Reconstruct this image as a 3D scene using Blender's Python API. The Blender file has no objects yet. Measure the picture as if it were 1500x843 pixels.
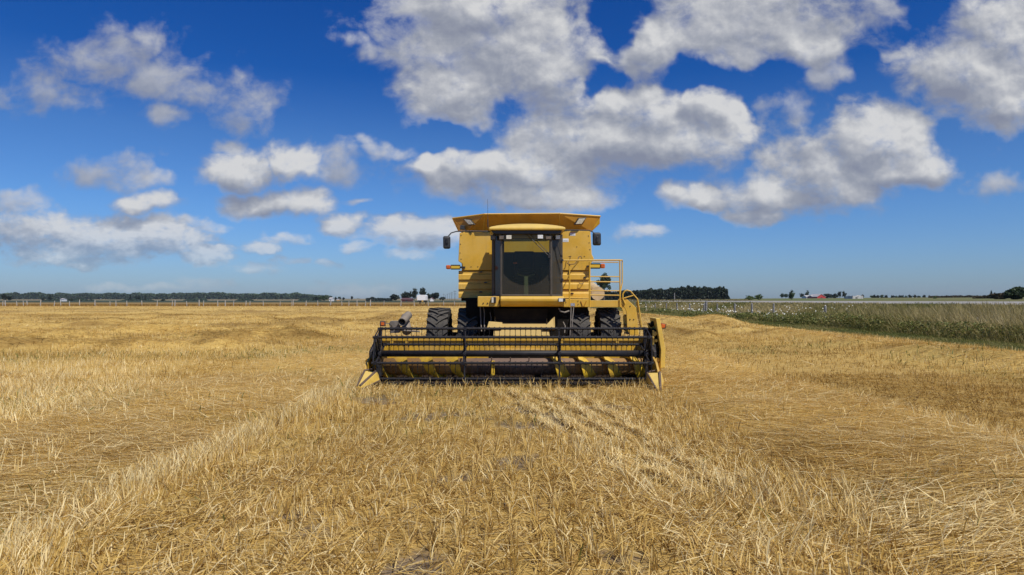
import bpy, math, random
import numpy as np
from mathutils import Vector, Matrix

R = math.radians
S = bpy.context.scene
COL = S.collection
rng = np.random.default_rng(7)
random.seed(7)

# ------------------------------------------------------------------ camera
F = 1000.0                      # focal length in photo pixels (24 mm on 36 mm)
HZ = 440.0                      # horizon row in the photo
EYE = 1.8
PITCH = math.atan((HZ - 421.5) / F)
cam_d = bpy.data.cameras.new('camera')
cam_d.sensor_width = 36.0
cam_d.lens = 24.0
cam_d.clip_start = 0.1
cam_d.clip_end = 20000
cam = bpy.data.objects.new('camera', cam_d)
COL.objects.link(cam)
cam.location = (0, 0, EYE)
cam.rotation_euler = (math.pi / 2 + PITCH, 0, 0)
S.camera = cam

# ------------------------------------------------------------------ light
SUN_DIR = Vector((0.385, -0.46, 0.80)).normalized()      # towards the sun
SUN_EL = math.asin(SUN_DIR.z)
sun_d = bpy.data.lights.new('sun', 'SUN')
sun_d.energy = 4.3
sun_d.angle = R(0.53)
sun_d.color = (1.0, 0.955, 0.88)
sun = bpy.data.objects.new('sun', sun_d)
COL.objects.link(sun)
sun.location = (8, -10, 30)
sun.rotation_euler = SUN_DIR.to_track_quat('Z', 'Y').to_euler()

S.view_settings.view_transform = 'Standard'
S.view_settings.look = 'None'
S.view_settings.gamma = 1.0
S.view_settings.exposure = 0.06
S.view_settings.use_curve_mapping = False
S.render.engine = 'CYCLES'
S.cycles.use_denoising = True
S.cycles.max_bounces = 6
S.cycles.diffuse_bounces = 3
S.cycles.glossy_bounces = 3
S.cycles.transmission_bounces = 4
S.cycles.transparent_max_bounces = 12


class NT:
    """small helper to write node trees"""
    def __init__(self, tree):
        self.t = tree

    def n(self, typ, **kw):
        nd = self.t.nodes.new(typ)
        for k, v in kw.items():
            setattr(nd, k, v)
        return nd

    def link(self, a, b):
        self.t.links.new(a, b)

    def put(self, sock, v):
        if isinstance(v, bpy.types.NodeSocket):
            self.link(v, sock)
        else:
            sock.default_value = v

    def math(self, op, a, b=None, c=None, clamp=False):
        nd = self.n('ShaderNodeMath', operation=op, use_clamp=clamp)
        for i, v in enumerate((a, b, c)):
            if v is not None:
                self.put(nd.inputs[i], v)
        return nd.outputs[0]

    def vec(self, op, a, b=None, c=None):
        nd = self.n('ShaderNodeVectorMath', operation=op)
        for i, v in enumerate((a, b, c)):
            if v is not None:
                self.put(nd.inputs[i], v)
        return nd.outputs['Value'] if op in ('LENGTH', 'DOT_PRODUCT', 'DISTANCE') else nd.outputs[0]

    def noise(self, vec, scale, detail=4, rough=0.5, dist=0.0):
        nd = self.n('ShaderNodeTexNoise')
        if vec is not None:
            self.link(vec, nd.inputs['Vector'])
        nd.inputs['Scale'].default_value = scale
        nd.inputs['Detail'].default_value = detail
        nd.inputs['Roughness'].default_value = rough
        nd.inputs['Distortion'].default_value = dist
        return nd

    def smooth(self, v, a, b, lo=0.0, hi=1.0):
        nd = self.n('ShaderNodeMapRange', interpolation_type='SMOOTHSTEP')
        self.put(nd.inputs[0], v)
        for i, q in enumerate((a, b, lo, hi)):
            self.put(nd.inputs[1 + i], q)
        return nd.outputs[0]

    def mix(self, f, a, b, blend='MIX'):
        nd = self.n('ShaderNodeMix', data_type='RGBA', blend_type=blend)
        self.put(nd.inputs[0], f)
        self.put(nd.inputs[6], a if isinstance(a, bpy.types.NodeSocket) else (*a, 1.0))
        self.put(nd.inputs[7], b if isinstance(b, bpy.types.NodeSocket) else (*b, 1.0))
        return nd.outputs[2]

    def ramp(self, f, stops):
        nd = self.n('ShaderNodeValToRGB')
        cr = nd.color_ramp
        while len(cr.elements) < len(stops):
            cr.elements.new(0.5)
        for e, (p, c) in zip(cr.elements, stops):
            e.position = p
            e.color = (*c, 1.0)
        self.put(nd.inputs[0], f)
        return nd.outputs[0]


# ------------------------------------------------------------------ sky and clouds
W = bpy.data.worlds.new('World')
S.world = W
W.use_nodes = True
W.node_tree.nodes.clear()
w = NT(W.node_tree)
SKY_STRENGTH = 0.069
sky = w.n('ShaderNodeTexSky', sky_type='NISHITA')
sky.sun_disc = False
sky.sun_elevation = SUN_EL
sky.sun_rotation = math.atan2(SUN_DIR.x, SUN_DIR.y)
sky.altitude = 0
sky.air_density = 1.0
sky.dust_density = 0.6
sky.ozone_density = 1.6
hs = w.n('ShaderNodeHueSaturation')
hs.inputs['Saturation'].default_value = 1.12
w.link(sky.outputs[0], hs.inputs['Color'])
tcs = w.n('ShaderNodeTexCoord')
sxs = w.n('ShaderNodeSeparateXYZ')
w.link(tcs.outputs['Generated'], sxs.inputs[0])
grade = w.ramp(sxs.outputs[2], [(0.0, (0.56, 0.78, 1.06)), (0.12, (0.45, 0.75, 1.03)), (0.22, (0.37, 0.67, 0.93)), (0.31, (0.11, 0.45, 0.84)), (0.40, (0.08, 0.41, 0.82)), (1.0, (0.3, 0.55, 0.8))])
skyb = w.vec('MULTIPLY', w.vec('MULTIPLY', hs.outputs[0], grade), (1.2, 1.2, 1.46))
CLOUD_GAIN = 0.75

# clouds: soft ellipses in the plane of directions (x/y, z/y) in units of 0.1
ELL = [  # px, py, rx, ry in photo pixels, thinness
    (735, 60, 165, 85, 0), (676, 125, 86, 58, .03), (820, 95, 95, 75, 0), (700, 15, 130, 60, 0),
    (1085, 30, 165, 62, 0), (1180, 60, 75, 55, .05), (975, 75, 60, 75, 0), (945, 150, 90, 50, 0), (1045, 160, 60, 36, 0),
    (905, 205, 200, 45, 0), (760, 243, 160, 48, 0), (640, 243, 42, 28, 0), (800, 282, 100, 26, 0), (1010, 200, 100, 32, 0),
    (1290, 208, 84, 54, -.05), (1215, 248, 92, 52, -.05), (1125, 278, 80, 36, 0), (1030, 292, 66, 20, .05), (1340, 248, 62, 30, 0), (1110, 312, 50, 18, .05),
    (1440, 100, 112, 62, -.05), (1495, 50, 80, 66, -.05), (1490, 150, 90, 36, 0),
    (150, 80, 76, 36, .22), (230, 112, 74, 26, .22), (215, 62, 32, 24, .26), (285, 132, 40, 20, .32), (65, 132, 72, 30, .32), (358, 152, 52, 36, .28),
    (342, 248, 54, 30, .0), (425, 235, 44, 34, .08), (492, 240, 44, 24, .30), (405, 296, 76, 22, .0), (500, 325, 50, 18, .12), (612, 343, 76, 22, 0),
    (150, 245, 44, 24, .25), (195, 264, 46, 18, .2), (212, 303, 60, 22, .18), (20, 298, 50, 20, .3),
    (60, 342, 100, 34, .08), (165, 352, 100, 30, .0), (240, 352, 66, 27, .02), (302, 370, 42, 18, .05), (90, 374, 95, 20, .15), (385, 361, 32, 12, .1), (120, 388, 26, 8, .05),
    (525, 68, 30, 14, .40), (562, 215, 40, 14, .34), (375, 391, 40, 7, .3), (428, 380, 26, 6, .25), (520, 360, 20, 7, .25), (940, 342, 40, 11, .38), (600, 372, 34, 8, .25), (485, 386, 18, 7, .3),
    (300, 416, 40, 9, .22), (530, 424, 60, 12, .22), (240, 421, 60, 6, .28), (170, 420, 40, 6, .28),
    (1220, 108, 34, 26, .36), (1310, 70, 22, 14, .4), (330, 208, 32, 16, .42), (240, 165, 34, 18, .42), (1150, 165, 40, 30, .45), (1460, 270, 40, 26, .5), (290, 328, 40, 10, .35), (415, 350, 34, 8, .3), (530, 292, 30, 8, .42), (1280, 10, 40, 30, .35),
]
grp = bpy.data.node_groups.new('cloud_shape', 'ShaderNodeTree')
grp.interface.new_socket('P', in_out='INPUT', socket_type='NodeSocketVector')
grp.interface.new_socket('Shape', in_out='OUTPUT', socket_type='NodeSocketFloat')
grp.interface.new_socket('Veil', in_out='OUTPUT', socket_type='NodeSocketFloat')
g = NT(grp)
gi = g.n('NodeGroupInput')
go = g.n('NodeGroupOutput')
P0 = gi.outputs[0]
nz = g.noise(P0, 1.3, 3, 0.55)
sep = g.n('ShaderNodeSeparateXYZ')
g.link(P0, sep.inputs[0])
wamp = g.smooth(sep.outputs[1], 0.2, 2.2, 0.45, 1.0)
wv = g.vec('MULTIPLY', g.vec('SUBTRACT', nz.outputs['Color'], (0.5, 0.5, 0.5)), (1.35, 0.8, 0.0))
cw = g.n('ShaderNodeCombineXYZ')
for k_ in range(3):
    g.link(wamp, cw.inputs[k_])
PW = g.vec('ADD', P0, g.vec('MULTIPLY', wv, cw.outputs[0]))
acc = {}
for (cx, cy, rx, ry, thin) in ELL:
    veil = thin >= 0.2
    c = ((cx - 750) / 100, (HZ - cy) / 100)
    grow = 1.35 if veil else 1.2
    a = 100 / (rx * grow)
    b = 100 / (ry * grow)
    d = g.vec('LENGTH', g.vec('MULTIPLY_ADD', PW, (a, b, 0), (-c[0] * a, -c[1] * b, 0)))
    if thin:
        d = g.math('ADD', d, (thin - 0.2) * 0.8 if veil else thin)
    acc[veil] = d if veil not in acc else g.math('SMOOTH_MIN', acc[veil], d, 0.15)
HOLES = [(1002, 106, 44, 26), (902, 22, 34, 38), (884, 112, 24, 16), (640, 198, 56, 15), (1140, 120, 60, 26)]
hole = None
for (cx, cy, rx, ry) in HOLES:        # gaps of blue between the billows
    d = g.vec('LENGTH', g.vec('MULTIPLY_ADD', PW, (100 / rx, 100 / ry, 0), (-(cx - 750) / rx, -(HZ - cy) / ry, 0)))
    hole = d if hole is None else g.math('MINIMUM', hole, d)
cut = g.smooth(hole, 0.0, 2.1, 0.72, 0.0)
g.link(g.math('SUBTRACT', g.math('SUBTRACT', 1.0, acc[False]), cut), go.inputs[0])
g.link(g.math('SUBTRACT', 1.0, acc[True]), go.inputs[1])

tc = w.n('ShaderNodeTexCoord')
sx = w.n('ShaderNodeSeparateXYZ')
w.link(tc.outputs['Generated'], sx.inputs[0])
ys = w.math('MAXIMUM', sx.outputs[1], 0.05)
up = w.math('MULTIPLY', w.math('DIVIDE', sx.outputs[2], ys), 10.0)
cmb = w.n('ShaderNodeCombineXYZ')
w.link(w.math('MULTIPLY', w.math('DIVIDE', sx.outputs[0], ys), 10.0), cmb.inputs[0])
w.link(up, cmb.inputs[1])
P = cmb.outputs[0]
LIGHT_OFF = (0.12, 0.26, 0.0)
P1 = w.vec('ADD', P, LIGHT_OFF)


def dens(p):
    gn = w.n('ShaderNodeGroup')
    gn.node_tree = grp
    w.link(p, gn.inputs[0])
    return gn.outputs[0], gn.outputs[1]


far_f = w.smooth(up, 0.5, 1.9)


def puff(p, det, rough, k=1.0):
    """billows; finer towards the horizon, where the clouds are far away"""
    q = w.vec('MULTIPLY', p, (1.0, 1.25, 1.0))
    near = w.noise(q, 1.35 * k, det, rough, 0.2).outputs[0]
    q2 = w.vec('MULTIPLY', p, (1.0, 1.7, 1.0))
    far = w.noise(q2, 3.0 * k, det, rough, 0.2).outputs[0]
    return w.math('ADD', w.math('MULTIPLY', near, far_f), w.math('MULTIPLY', far, w.math('SUBTRACT', 1.0, far_f)))


(s0, v0), (s1, v1) = dens(P), dens(P1)
d0 = puff(P, 11, 0.62, 1.2)
P2 = w.vec('ADD', P, (0.22, 0.46, 0.0))
b0, b1 = puff(P, 2, 0.4, 0.5), puff(P2, 2, 0.4, 0.5)
f0, f1 = puff(P, 7, 0.6, 1.9), puff(w.vec('ADD', P, (0.045, 0.085, 0)), 7, 0.6, 1.9)
sat = w.smooth(s0, -0.55, 0.6, -0.62, 0.50)
nd = w.math('SUBTRACT', d0, 0.5)
D0 = w.math('MULTIPLY_ADD', nd, 1.75, sat)
front = w.smooth(sx.outputs[1], 0.1, 0.3)
alpha = w.math('MULTIPLY', w.smooth(D0, -0.27, 0.52), 0.96)
# thin grey veils of half dissolved cloud
satv = w.smooth(v0, -0.5, 0.7, -0.5, 0.45)
DV = w.math('MULTIPLY_ADD', nd, 2.1, satv)
alv = w.math('MULTIPLY', w.smooth(DV, -0.25, 0.75), 0.86)
# light side: where the cloud thins out towards the sun
rel = w.math('ADD', w.math('MULTIPLY', w.math('SUBTRACT', s0, s1), 0.78),
             w.math('ADD', w.math('MULTIPLY', w.math('SUBTRACT', b0, b1), 1.2), w.math('MULTIPLY', w.math('SUBTRACT', f0, f1), 1.0)))
relv = w.math('ADD', w.math('MULTIPLY', w.math('SUBTRACT', v0, v1), 0.35),
              w.math('ADD', w.math('MULTIPLY', w.math('SUBTRACT', b0, b1), 0.5), w.math('MULTIPLY', w.math('SUBTRACT', f0, f1), 0.45)))
lit = w.math('ADD', rel, 0.52, clamp=True)
litv = w.math('ADD', relv, 0.40, clamp=True)
STOPS = [(0.0, (0.30, 0.33, 0.43)), (0.33, (0.40, 0.43, 0.51)), (0.6, (0.56, 0.58, 0.635)), (0.85, (0.76, 0.77, 0.79)), (1.0, (0.88, 0.88, 0.88))]
cl = w.mix(w.math('SUBTRACT', alpha, 0.0, clamp=True), w.ramp(litv, STOPS), w.ramp(lit, STOPS))
cl = w.vec('MULTIPLY', cl, (CLOUD_GAIN / SKY_STRENGTH,) * 3)
alpha = w.math('MULTIPLY', w.math('MAXIMUM', alpha, alv), front)
# the lowest clouds sink into the bright air over the horizon
low = w.smooth(w.math('MULTIPLY', up, 0.1), 0.0, 0.14, 0.30, 1.0)
alpha = w.math('MULTIPLY', alpha, low)
skyc = w.mix(alpha, skyb, cl)
bg = w.n('ShaderNodeBackground')
bg.inputs['Strength'].default_value = SKY_STRENGTH
w.link(skyc, bg.inputs['Color'])
wo = w.n('ShaderNodeOutputWorld')
w.link(bg.outputs[0], wo.inputs['Surface'])
W.cycles.sampling_method = 'MANUAL'
W.cycles.sample_map_resolution = 512


def at(px, py, Y):
    """world (x, z) of photo pixel (px, py) at distance Y in front of the camera"""
    u, v = px - 750.0, 421.5 - py
    dy = math.cos(PITCH) * F - math.sin(PITCH) * v
    dz = math.sin(PITCH) * F + math.cos(PITCH) * v
    return u * Y / dy, EYE + dz * Y / dy


def V3(px, py, Y):
    x, z = at(px, py, Y)
    return (x, Y, z)


# ------------------------------------------------------------------ materials
MATS = {}


def mat(name):
    m = bpy.data.materials.new(name)
    m.use_nodes = True
    m.node_tree.nodes.clear()
    t = NT(m.node_tree)
    out = t.n('ShaderNodeOutputMaterial')
    b = t.n('ShaderNodeBsdfPrincipled')
    t.link(b.outputs[0], out.inputs[0])
    MATS[name] = m
    return m, t, b, out


def plain(name, col, rough=0.6, metal=0.0, var=0.18, scale=6.0, dust=0.0, dust_col=(0.42, 0.33, 0.19), spec=0.5, bump=0.0):
    """paint, metal, rubber: a base colour with blotches, optional dust"""
    m, t, b, out = mat(name)
    geo = t.n('ShaderNodeNewGeometry')
    n = t.noise(geo.outputs['Position'], scale, 6, 0.6)
    f = t.smooth(n.outputs[0], 0.3, 0.7)
    c = t.mix(f, tuple(q * (1 - var) for q in col), tuple(min(1, q * (1 + var * 0.6)) for q in col))
    if dust > 0:
        n2 = t.noise(geo.outputs['Position'], scale * 2.3, 8, 0.7)
        sn = t.n('ShaderNodeSeparateXYZ')
        t.link(geo.outputs['Normal'], sn.inputs[0])
        up = t.math('MULTIPLY_ADD', t.math('MAXIMUM', sn.outputs[2], 0.0), 0.45, 0.0)
        df = t.math('MULTIPLY', t.smooth(t.math('ADD', n2.outputs[0], up), 0.42, 0.85), dust)
        c = t.mix(df, c, dust_col)
        t.link(t.math('MULTIPLY_ADD', df, 0.4, rough, clamp=True), b.inputs['Roughness'])
    else:
        b.inputs['Roughness'].default_value = rough
    t.link(c, b.inputs['Base Color'])
    b.inputs['Metallic'].default_value = metal
    b.inputs['Specular IOR Level'].default_value = spec
    if bump > 0:
        bp = t.n('ShaderNodeBump')
        bp.inputs['Strength'].default_value = bump
        bp.inputs['Distance'].default_value = 0.01
        nb = t.noise(geo.outputs['Position'], scale * 5, 4, 0.6)
        t.link(nb.outputs[0], bp.inputs['Height'])
        t.link(bp.outputs[0], b.inputs['Normal'])
    return m


YEL = plain('harvester_yellow', (0.66, 0.375, 0.030), 0.42, 0, 0.10, 2.2, 0.4, (0.60, 0.41, 0.12))


def weathered(m, dirt, dust, k=1.0):
    """rain streaks, scuffs and fine speckle over a painted panel"""
    t = NT(m.node_tree)
    b = next(n for n in m.node_tree.nodes if n.type == 'BSDF_PRINCIPLED')
    src = b.inputs['Base Color'].links[0].from_socket
    geo = t.n('ShaderNodeNewGeometry')
    st = t.noise(t.vec('MULTIPLY', geo.outputs['Position'], (9, 9, 0.7)), 1.0, 5, 0.65)
    c = t.mix(t.math('MULTIPLY', t.smooth(st.outputs[0], 0.52, 0.75), 0.34 * k), src, dirt)
    sp = t.noise(geo.outputs['Position'], 38, 3, 0.7)
    c = t.mix(t.math('MULTIPLY', t.smooth(sp.outputs[0], 0.60, 0.72), 0.5 * k), c, dirt)
    lo = t.noise(geo.outputs['Position'], 1.1, 5, 0.6)
    c = t.mix(t.math('MULTIPLY', t.smooth(lo.outputs[0], 0.45, 0.72), 0.5 * k), c, dust)
    t.link(c, b.inputs['Base Color'])
    return m


weathered(YEL, (0.30, 0.17, 0.03), (0.60, 0.42, 0.14))
YEL2 = plain('header_yellow', (0.62, 0.36, 0.025), 0.45, 0, 0.22, 4.0, 0.55, (0.42, 0.26, 0.09))
YELB = plain('flighting_yellow', (0.72, 0.46, 0.03), 0.4, 0, 0.2, 5.0, 0.35, (0.36, 0.2, 0.07))
weathered(YEL2, (0.16, 0.08, 0.03), (0.46, 0.30, 0.10), 1.2)
YELP = plain('divider_yellow', (0.68, 0.44, 0.07), 0.5, 0, 0.12, 4.0, 0.4, (0.6, 0.46, 0.18))
ORG = plain('hopper_shaded_yellow', (0.54, 0.24, 0.014), 0.5, 0, 0.2, 2.5, 0.25, (0.45, 0.3, 0.1))  # shade under the flare is put into this darker yellow
BLK = plain('black_metal', (0.018, 0.018, 0.02), 0.45, 0, 0.3, 5.0, 0.22, (0.16, 0.12, 0.08))
REELB = plain('reel_black', (0.014, 0.014, 0.018), 0.5, 0, 0.3, 6.0, 0.14, (0.10, 0.075, 0.05), spec=0.25)
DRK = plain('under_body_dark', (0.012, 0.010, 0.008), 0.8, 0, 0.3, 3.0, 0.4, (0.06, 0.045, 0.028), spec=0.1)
PLAST = plain('mirror_plastic', (0.025, 0.027, 0.03), 0.5, 0, 0.2, 5.0, 0.2, (0.15, 0.14, 0.12))
RUST = plain('worn_steel', (0.10, 0.065, 0.05), 0.55, 0.3, 0.4, 5.0, 0.5, (0.22, 0.15, 0.10))
weathered(ORG, (0.28, 0.13, 0.02), (0.50, 0.27, 0.05))
GREYM = plain('dusty_grey_metal', (0.16, 0.14, 0.12), 0.6, 0.0, 0.3, 6.0, 0.5, (0.3, 0.24, 0.17))
TYRE = plain('tyre_rubber', (0.034, 0.033, 0.033), 0.8, 0, 0.3, 6.0, 0.6, (0.125, 0.11, 0.09), spec=0.25, bump=0.3)
CHAFF = plain('chaff_dusted_yellow', (0.52, 0.33, 0.07), 0.8, 0, 0.35, 9.0, 0.9, (0.48, 0.335, 0.12), bump=0.8)
TAN = plain('spout_tan', (0.50, 0.40, 0.26), 0.55, 0, 0.15, 3.0, 0.4)
ORANGE = plain('orange_lens', (0.55, 0.115, 0.015), 0.25, 0, 0.2, 20.0)
WHITE_L = plain('lamp_white', (0.75, 0.74, 0.70), 0.2, 0, 0.2, 30.0)
AMBER_D = plain('lamp_dim', (0.16, 0.12, 0.08), 0.25, 0, 0.3, 20.0)
LENS = plain('lamp_lens', (0.62, 0.57, 0.45), 0.2, 0, 0.2, 20.0)
STICK = plain('sticker_white', (0.78, 0.77, 0.74), 0.5, 0, 0.05)
STRED = plain('sticker_red', (0.65, 0.12, 0.05), 0.5, 0, 0.05)
STGREY = plain('sticker_grey', (0.25, 0.27, 0.33), 0.5, 0, 0.1)
STINK = plain('sticker_ink', (0.06, 0.06, 0.08), 0.5, 0, 0.05)
SEATM = plain('seat_fabric', (0.03, 0.028, 0.026), 0.9, 0, 0.2, 9.0, 0.3, (0.1, 0.08, 0.06))
INNER = plain('cab_trim', (0.05, 0.045, 0.036), 0.8, 0, 0.2, 4.0, 0.3, (0.12, 0.10, 0.07))
COLM = plain('column_grey', (0.19, 0.185, 0.27), 0.5, 0, 0.1)
STEELC = plain('cab_frame_brown', (0.075, 0.060, 0.042), 0.5, 0, 0.2, 4.0, 0.4, (0.16, 0.13, 0.09))
WOODP = plain('weathered_post', (0.25, 0.235, 0.215), 0.9, 0, 0.45, 5.0, spec=0.15)
WOODPL = plain('bleached_post', (0.40, 0.38, 0.35), 0.9, 0, 0.3, 5.0, spec=0.15)
WIRE = plain('fence_wire', (0.25, 0.25, 0.25), 0.5, 0.6, 0.1)


def stripes_mat():
    m, t, b, out = mat('hazard_stripes')
    tco = t.n('ShaderNodeTexCoord')
    sp = t.n('ShaderNodeSeparateXYZ')
    t.link(tco.outputs['Generated'], sp.inputs[0])
    f = t.math('GREATER_THAN', t.math('ABSOLUTE', t.math('SUBTRACT', sp.outputs[2], 0.5)), 0.27)
    g2 = t.math('GREATER_THAN', t.math('ABSOLUTE', t.math('SUBTRACT', sp.outputs[0], 0.5)), 0.46)
    t.link(t.mix(t.math('MAXIMUM', f, g2), (0.66, 0.42, 0.03), (0.015, 0.015, 0.015)), b.inputs['Base Color'])
    b.inputs['Roughness'].default_value = 0.45
    return m


HAZ = stripes_mat()


def glass_mat(name, tint, dusty, wiped=False):
    """tinted cab glass; dust everywhere except, on the windscreen, where the wiper sweeps"""
    m, t, b, out = mat(name)
    geo = t.n('ShaderNodeNewGeometry')
    n = t.noise(geo.outputs['Position'], 3.0, 6, 0.6)
    dustf = t.math('MULTIPLY_ADD', n.outputs[0], 0.25, dusty - 0.12)
    if wiped:
        # swept half disc: centre and radius in metres on the glass
        q = t.vec('MULTIPLY', t.vec('SUBTRACT', geo.outputs['Position'], (0.33, 0, 3.0)), (1.0 / 0.72, 0, 1.0 / 0.86))
        d = t.vec('LENGTH', q)
        side = t.n('ShaderNodeSeparateXYZ')
        t.link(geo.outputs['Position'], side.inputs[0])
        inside = t.math('SUBTRACT', 1.0, t.smooth(d, 0.985, 1.01))
        inx = t.math('SUBTRACT', 1.0, t.smooth(t.math('ABSOLUTE', t.math('SUBTRACT', side.outputs[0], 0.33)), 0.525, 0.54))
        inside = t.math('MULTIPLY', inside, inx)
        sm = t.noise(t.vec('MULTIPLY', geo.outputs['Position'], (14, 1, 1.2)), 1.5, 4, 0.6)
        dustf = t.math('MULTIPLY', dustf, t.math('SUBTRACT', 1.0, t.math('MULTIPLY', inside, 0.88)))
        dustf = t.math('ADD', dustf, t.math('MULTIPLY', t.smooth(sm.outputs[0], 0.45, 0.8), 0.03))
    tr = t.n('ShaderNodeBsdfTransparent')
    tr.inputs[0].default_value = (*tint, 1)
    gl = t.n('ShaderNodeBsdfGlossy')
    gl.inputs['Roughness'].default_value = 0.04
    gl.inputs['Color'].default_value = (0.8, 0.85, 0.9, 1)
    cosv = t.math('ABSOLUTE', t.vec('DOT_PRODUCT', geo.outputs['Incoming'], geo.outputs['Normal']))
    frf = t.math('MULTIPLY_ADD', t.math('POWER', t.math('SUBTRACT', 1.0, cosv, clamp=True), 4.0), 0.6, 0.025)
    mx = t.n('ShaderNodeMixShader')
    t.link(frf, mx.inputs[0])
    t.link(tr.outputs[0], mx.inputs[1])
    t.link(gl.outputs[0], mx.inputs[2])
    df = t.n('ShaderNodeBsdfDiffuse')
    df.inputs[0].default_value = (0.12, 0.10, 0.07, 1)
    m2 = t.n('ShaderNodeMixShader')
    t.link(dustf, m2.inputs[0])
    t.link(mx.outputs[0], m2.inputs[1])
    t.link(df.outputs[0], m2.inputs[2])
    t.link(m2.outputs[0], out.inputs[0])
    return m


GLASS = glass_mat('windscreen_glass', (0.50, 0.56, 0.30), 0.28, True)
GLASS2 = glass_mat('side_glass', (0.05, 0.048, 0.036), 0.40)


def straw_mat(name, stops, rough=0.55, transl=0.25):
    m, t, b, out = mat(name)
    a = t.n('ShaderNodeAttribute', attribute_name='tone')
    c = t.ramp(a.outputs['Fac'], stops)
    t.link(c, b.inputs['Base Color'])
    b.inputs['Roughness'].default_value = rough
    b.inputs['Specular IOR Level'].default_value = 0.35
    if transl:
        tl = t.n('ShaderNodeBsdfTranslucent')
        t.link(c, tl.inputs[0])
        mx = t.n('ShaderNodeMixShader')
        mx.inputs[0].default_value = transl
        t.link(b.outputs[0], mx.inputs[1])
        t.link(tl.outputs[0], mx.inputs[2])
        t.link(mx.outputs[0], out.inputs[0])
    return m


STRAW_STOPS = [(0.0, (0.16, 0.082, 0.018)), (0.25, (0.41, 0.248, 0.055)), (0.55, (0.68, 0.462, 0.128)), (1.0, (0.91, 0.755, 0.405))]
STRAW = straw_mat('straw', STRAW_STOPS)
GRASS = straw_mat('grass_blades', [(0.0, (0.05, 0.055, 0.014)), (0.3, (0.125, 0.155, 0.028)), (0.5, (0.23, 0.215, 0.052)), (0.75, (0.37, 0.285, 0.10)), (1.0, (0.56, 0.45, 0.22))], 0.6, 0.3)
LEAF = straw_mat('leaves', [(0.0, (0.016, 0.028, 0.012)), (0.5, (0.035, 0.062, 0.02)), (1.0, (0.075, 0.11, 0.032))], 0.6, 0.2)
LEAFD = straw_mat('dark_leaves', [(0.0, (0.008, 0.014, 0.009)), (0.5, (0.016, 0.028, 0.014)), (1.0, (0.03, 0.048, 0.02))], 0.6, 0.12)
LEAFL = straw_mat('light_leaves', [(0.0, (0.05, 0.075, 0.02)), (0.5, (0.09, 0.13, 0.035)), (1.0, (0.15, 0.19, 0.06))], 0.6, 0.25)
LEAFB = straw_mat('brown_leaves', [(0.0, (0.03, 0.026, 0.014)), (0.5, (0.06, 0.05, 0.024)), (1.0, (0.12, 0.085, 0.04))], 0.6, 0.2)
LEAFF = straw_mat('far_leaves', [(0.0, (0.018, 0.034, 0.020)), (0.5, (0.038, 0.066, 0.034)), (1.0, (0.08, 0.118, 0.05))], 0.7, 0.1)
BARK = plain('bark', (0.10, 0.08, 0.06), 0.9, 0, 0.3, 4.0)
FLOW = plain('umbel_white', (0.62, 0.61, 0.52), 0.7, 0, 0.1)


def ground_mat(name, c_lo, c_hi, scale, stretch=(1, 1, 1), big=None, big_scale=0.05, bump=0.0):
    m, t, b, out = mat(name)
    geo = t.n('ShaderNodeNewGeometry')
    p = t.vec('MULTIPLY', geo.outputs['Position'], stretch)
    n = t.noise(p, scale, 6, 0.65)
    c = t.mix(t.smooth(n.outputs[0], 0.3, 0.72), c_lo, c_hi)
    if big:
        nb = t.noise(geo.outputs['Position'], big_scale, 4, 0.55)
        c = t.mix(t.smooth(nb.outputs[0], 0.42, 0.66), c, big)
    t.link(c, b.inputs['Base Color'])
    b.inputs['Roughness'].default_value = 0.9
    b.inputs['Specular IOR Level'].default_value = 0.2
    bp = t.n('ShaderNodeBump')
    bp.inputs['Strength'].default_value = bump
    bp.inputs['Distance'].default_value = 0.05
    t.link(n.outputs[0], bp.inputs['Height'])
    t.link(bp.outputs[0], b.inputs['Normal'])
    return m


def field_mat():
    """trodden straw over grey-brown soil; the attribute 'soil' says where the ground is bare"""
    m, t, b, out = mat('stubble_ground')
    geo = t.n('ShaderNodeNewGeometry')
    at_ = t.n('ShaderNodeAttribute', attribute_name='soil')
    gr = t.n('ShaderNodeAttribute', attribute_name='green')
    p = t.vec('MULTIPLY', geo.outputs['Position'], (7, 30, 10))
    nw = t.noise(geo.outputs['Position'], 2.5, 3, 0.5)
    p = t.vec('ADD', p, t.vec('MULTIPLY', nw.outputs['Color'], (9, 9, 0)))
    n = t.noise(p, 1.5, 6, 0.7)
    c = t.ramp(n.outputs[0], [(0.25, (0.20, 0.115, 0.03)), (0.42, (0.46, 0.29, 0.07)), (0.58, (0.68, 0.47, 0.14)), (0.78, (0.82, 0.66, 0.33))])
    ns = t.noise(geo.outputs['Position'], 9, 6, 0.7)
    soil = t.ramp(ns.outputs[0], [(0.3, (0.12, 0.083, 0.048)), (0.7, (0.34, 0.255, 0.165))])
    od = t.n('ShaderNodeAttribute', attribute_name='old')
    c = t.mix(t.math('MULTIPLY', od.outputs['Fac'], 0.75), c, (0.27, 0.155, 0.04))  # brown of old straw, also painted gap shade under the near stubble
    f = t.smooth(t.math('ADD', at_.outputs['Fac'], t.math('SUBTRACT', n.outputs[0], 0.5)), 0.25, 0.75)
    c = t.mix(f, c, soil)
    c = t.mix(t.math('MULTIPLY', gr.outputs['Fac'], 0.7), c, (0.10, 0.12, 0.03))
    t.link(c, b.inputs['Base Color'])
    b.inputs['Roughness'].default_value = 0.85
    b.inputs['Specular IOR Level'].default_value = 0.25
    bp = t.n('ShaderNodeBump')
    bp.inputs['Strength'].default_value = 0.8
    bp.inputs['Distance'].default_value = 0.03
    t.link(n.outputs[0], bp.inputs['Height'])
    t.link(bp.outputs[0], b.inputs['Normal'])
    return m


FIELD = field_mat()

# ------------------------------------------------------------------ object helpers


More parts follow.
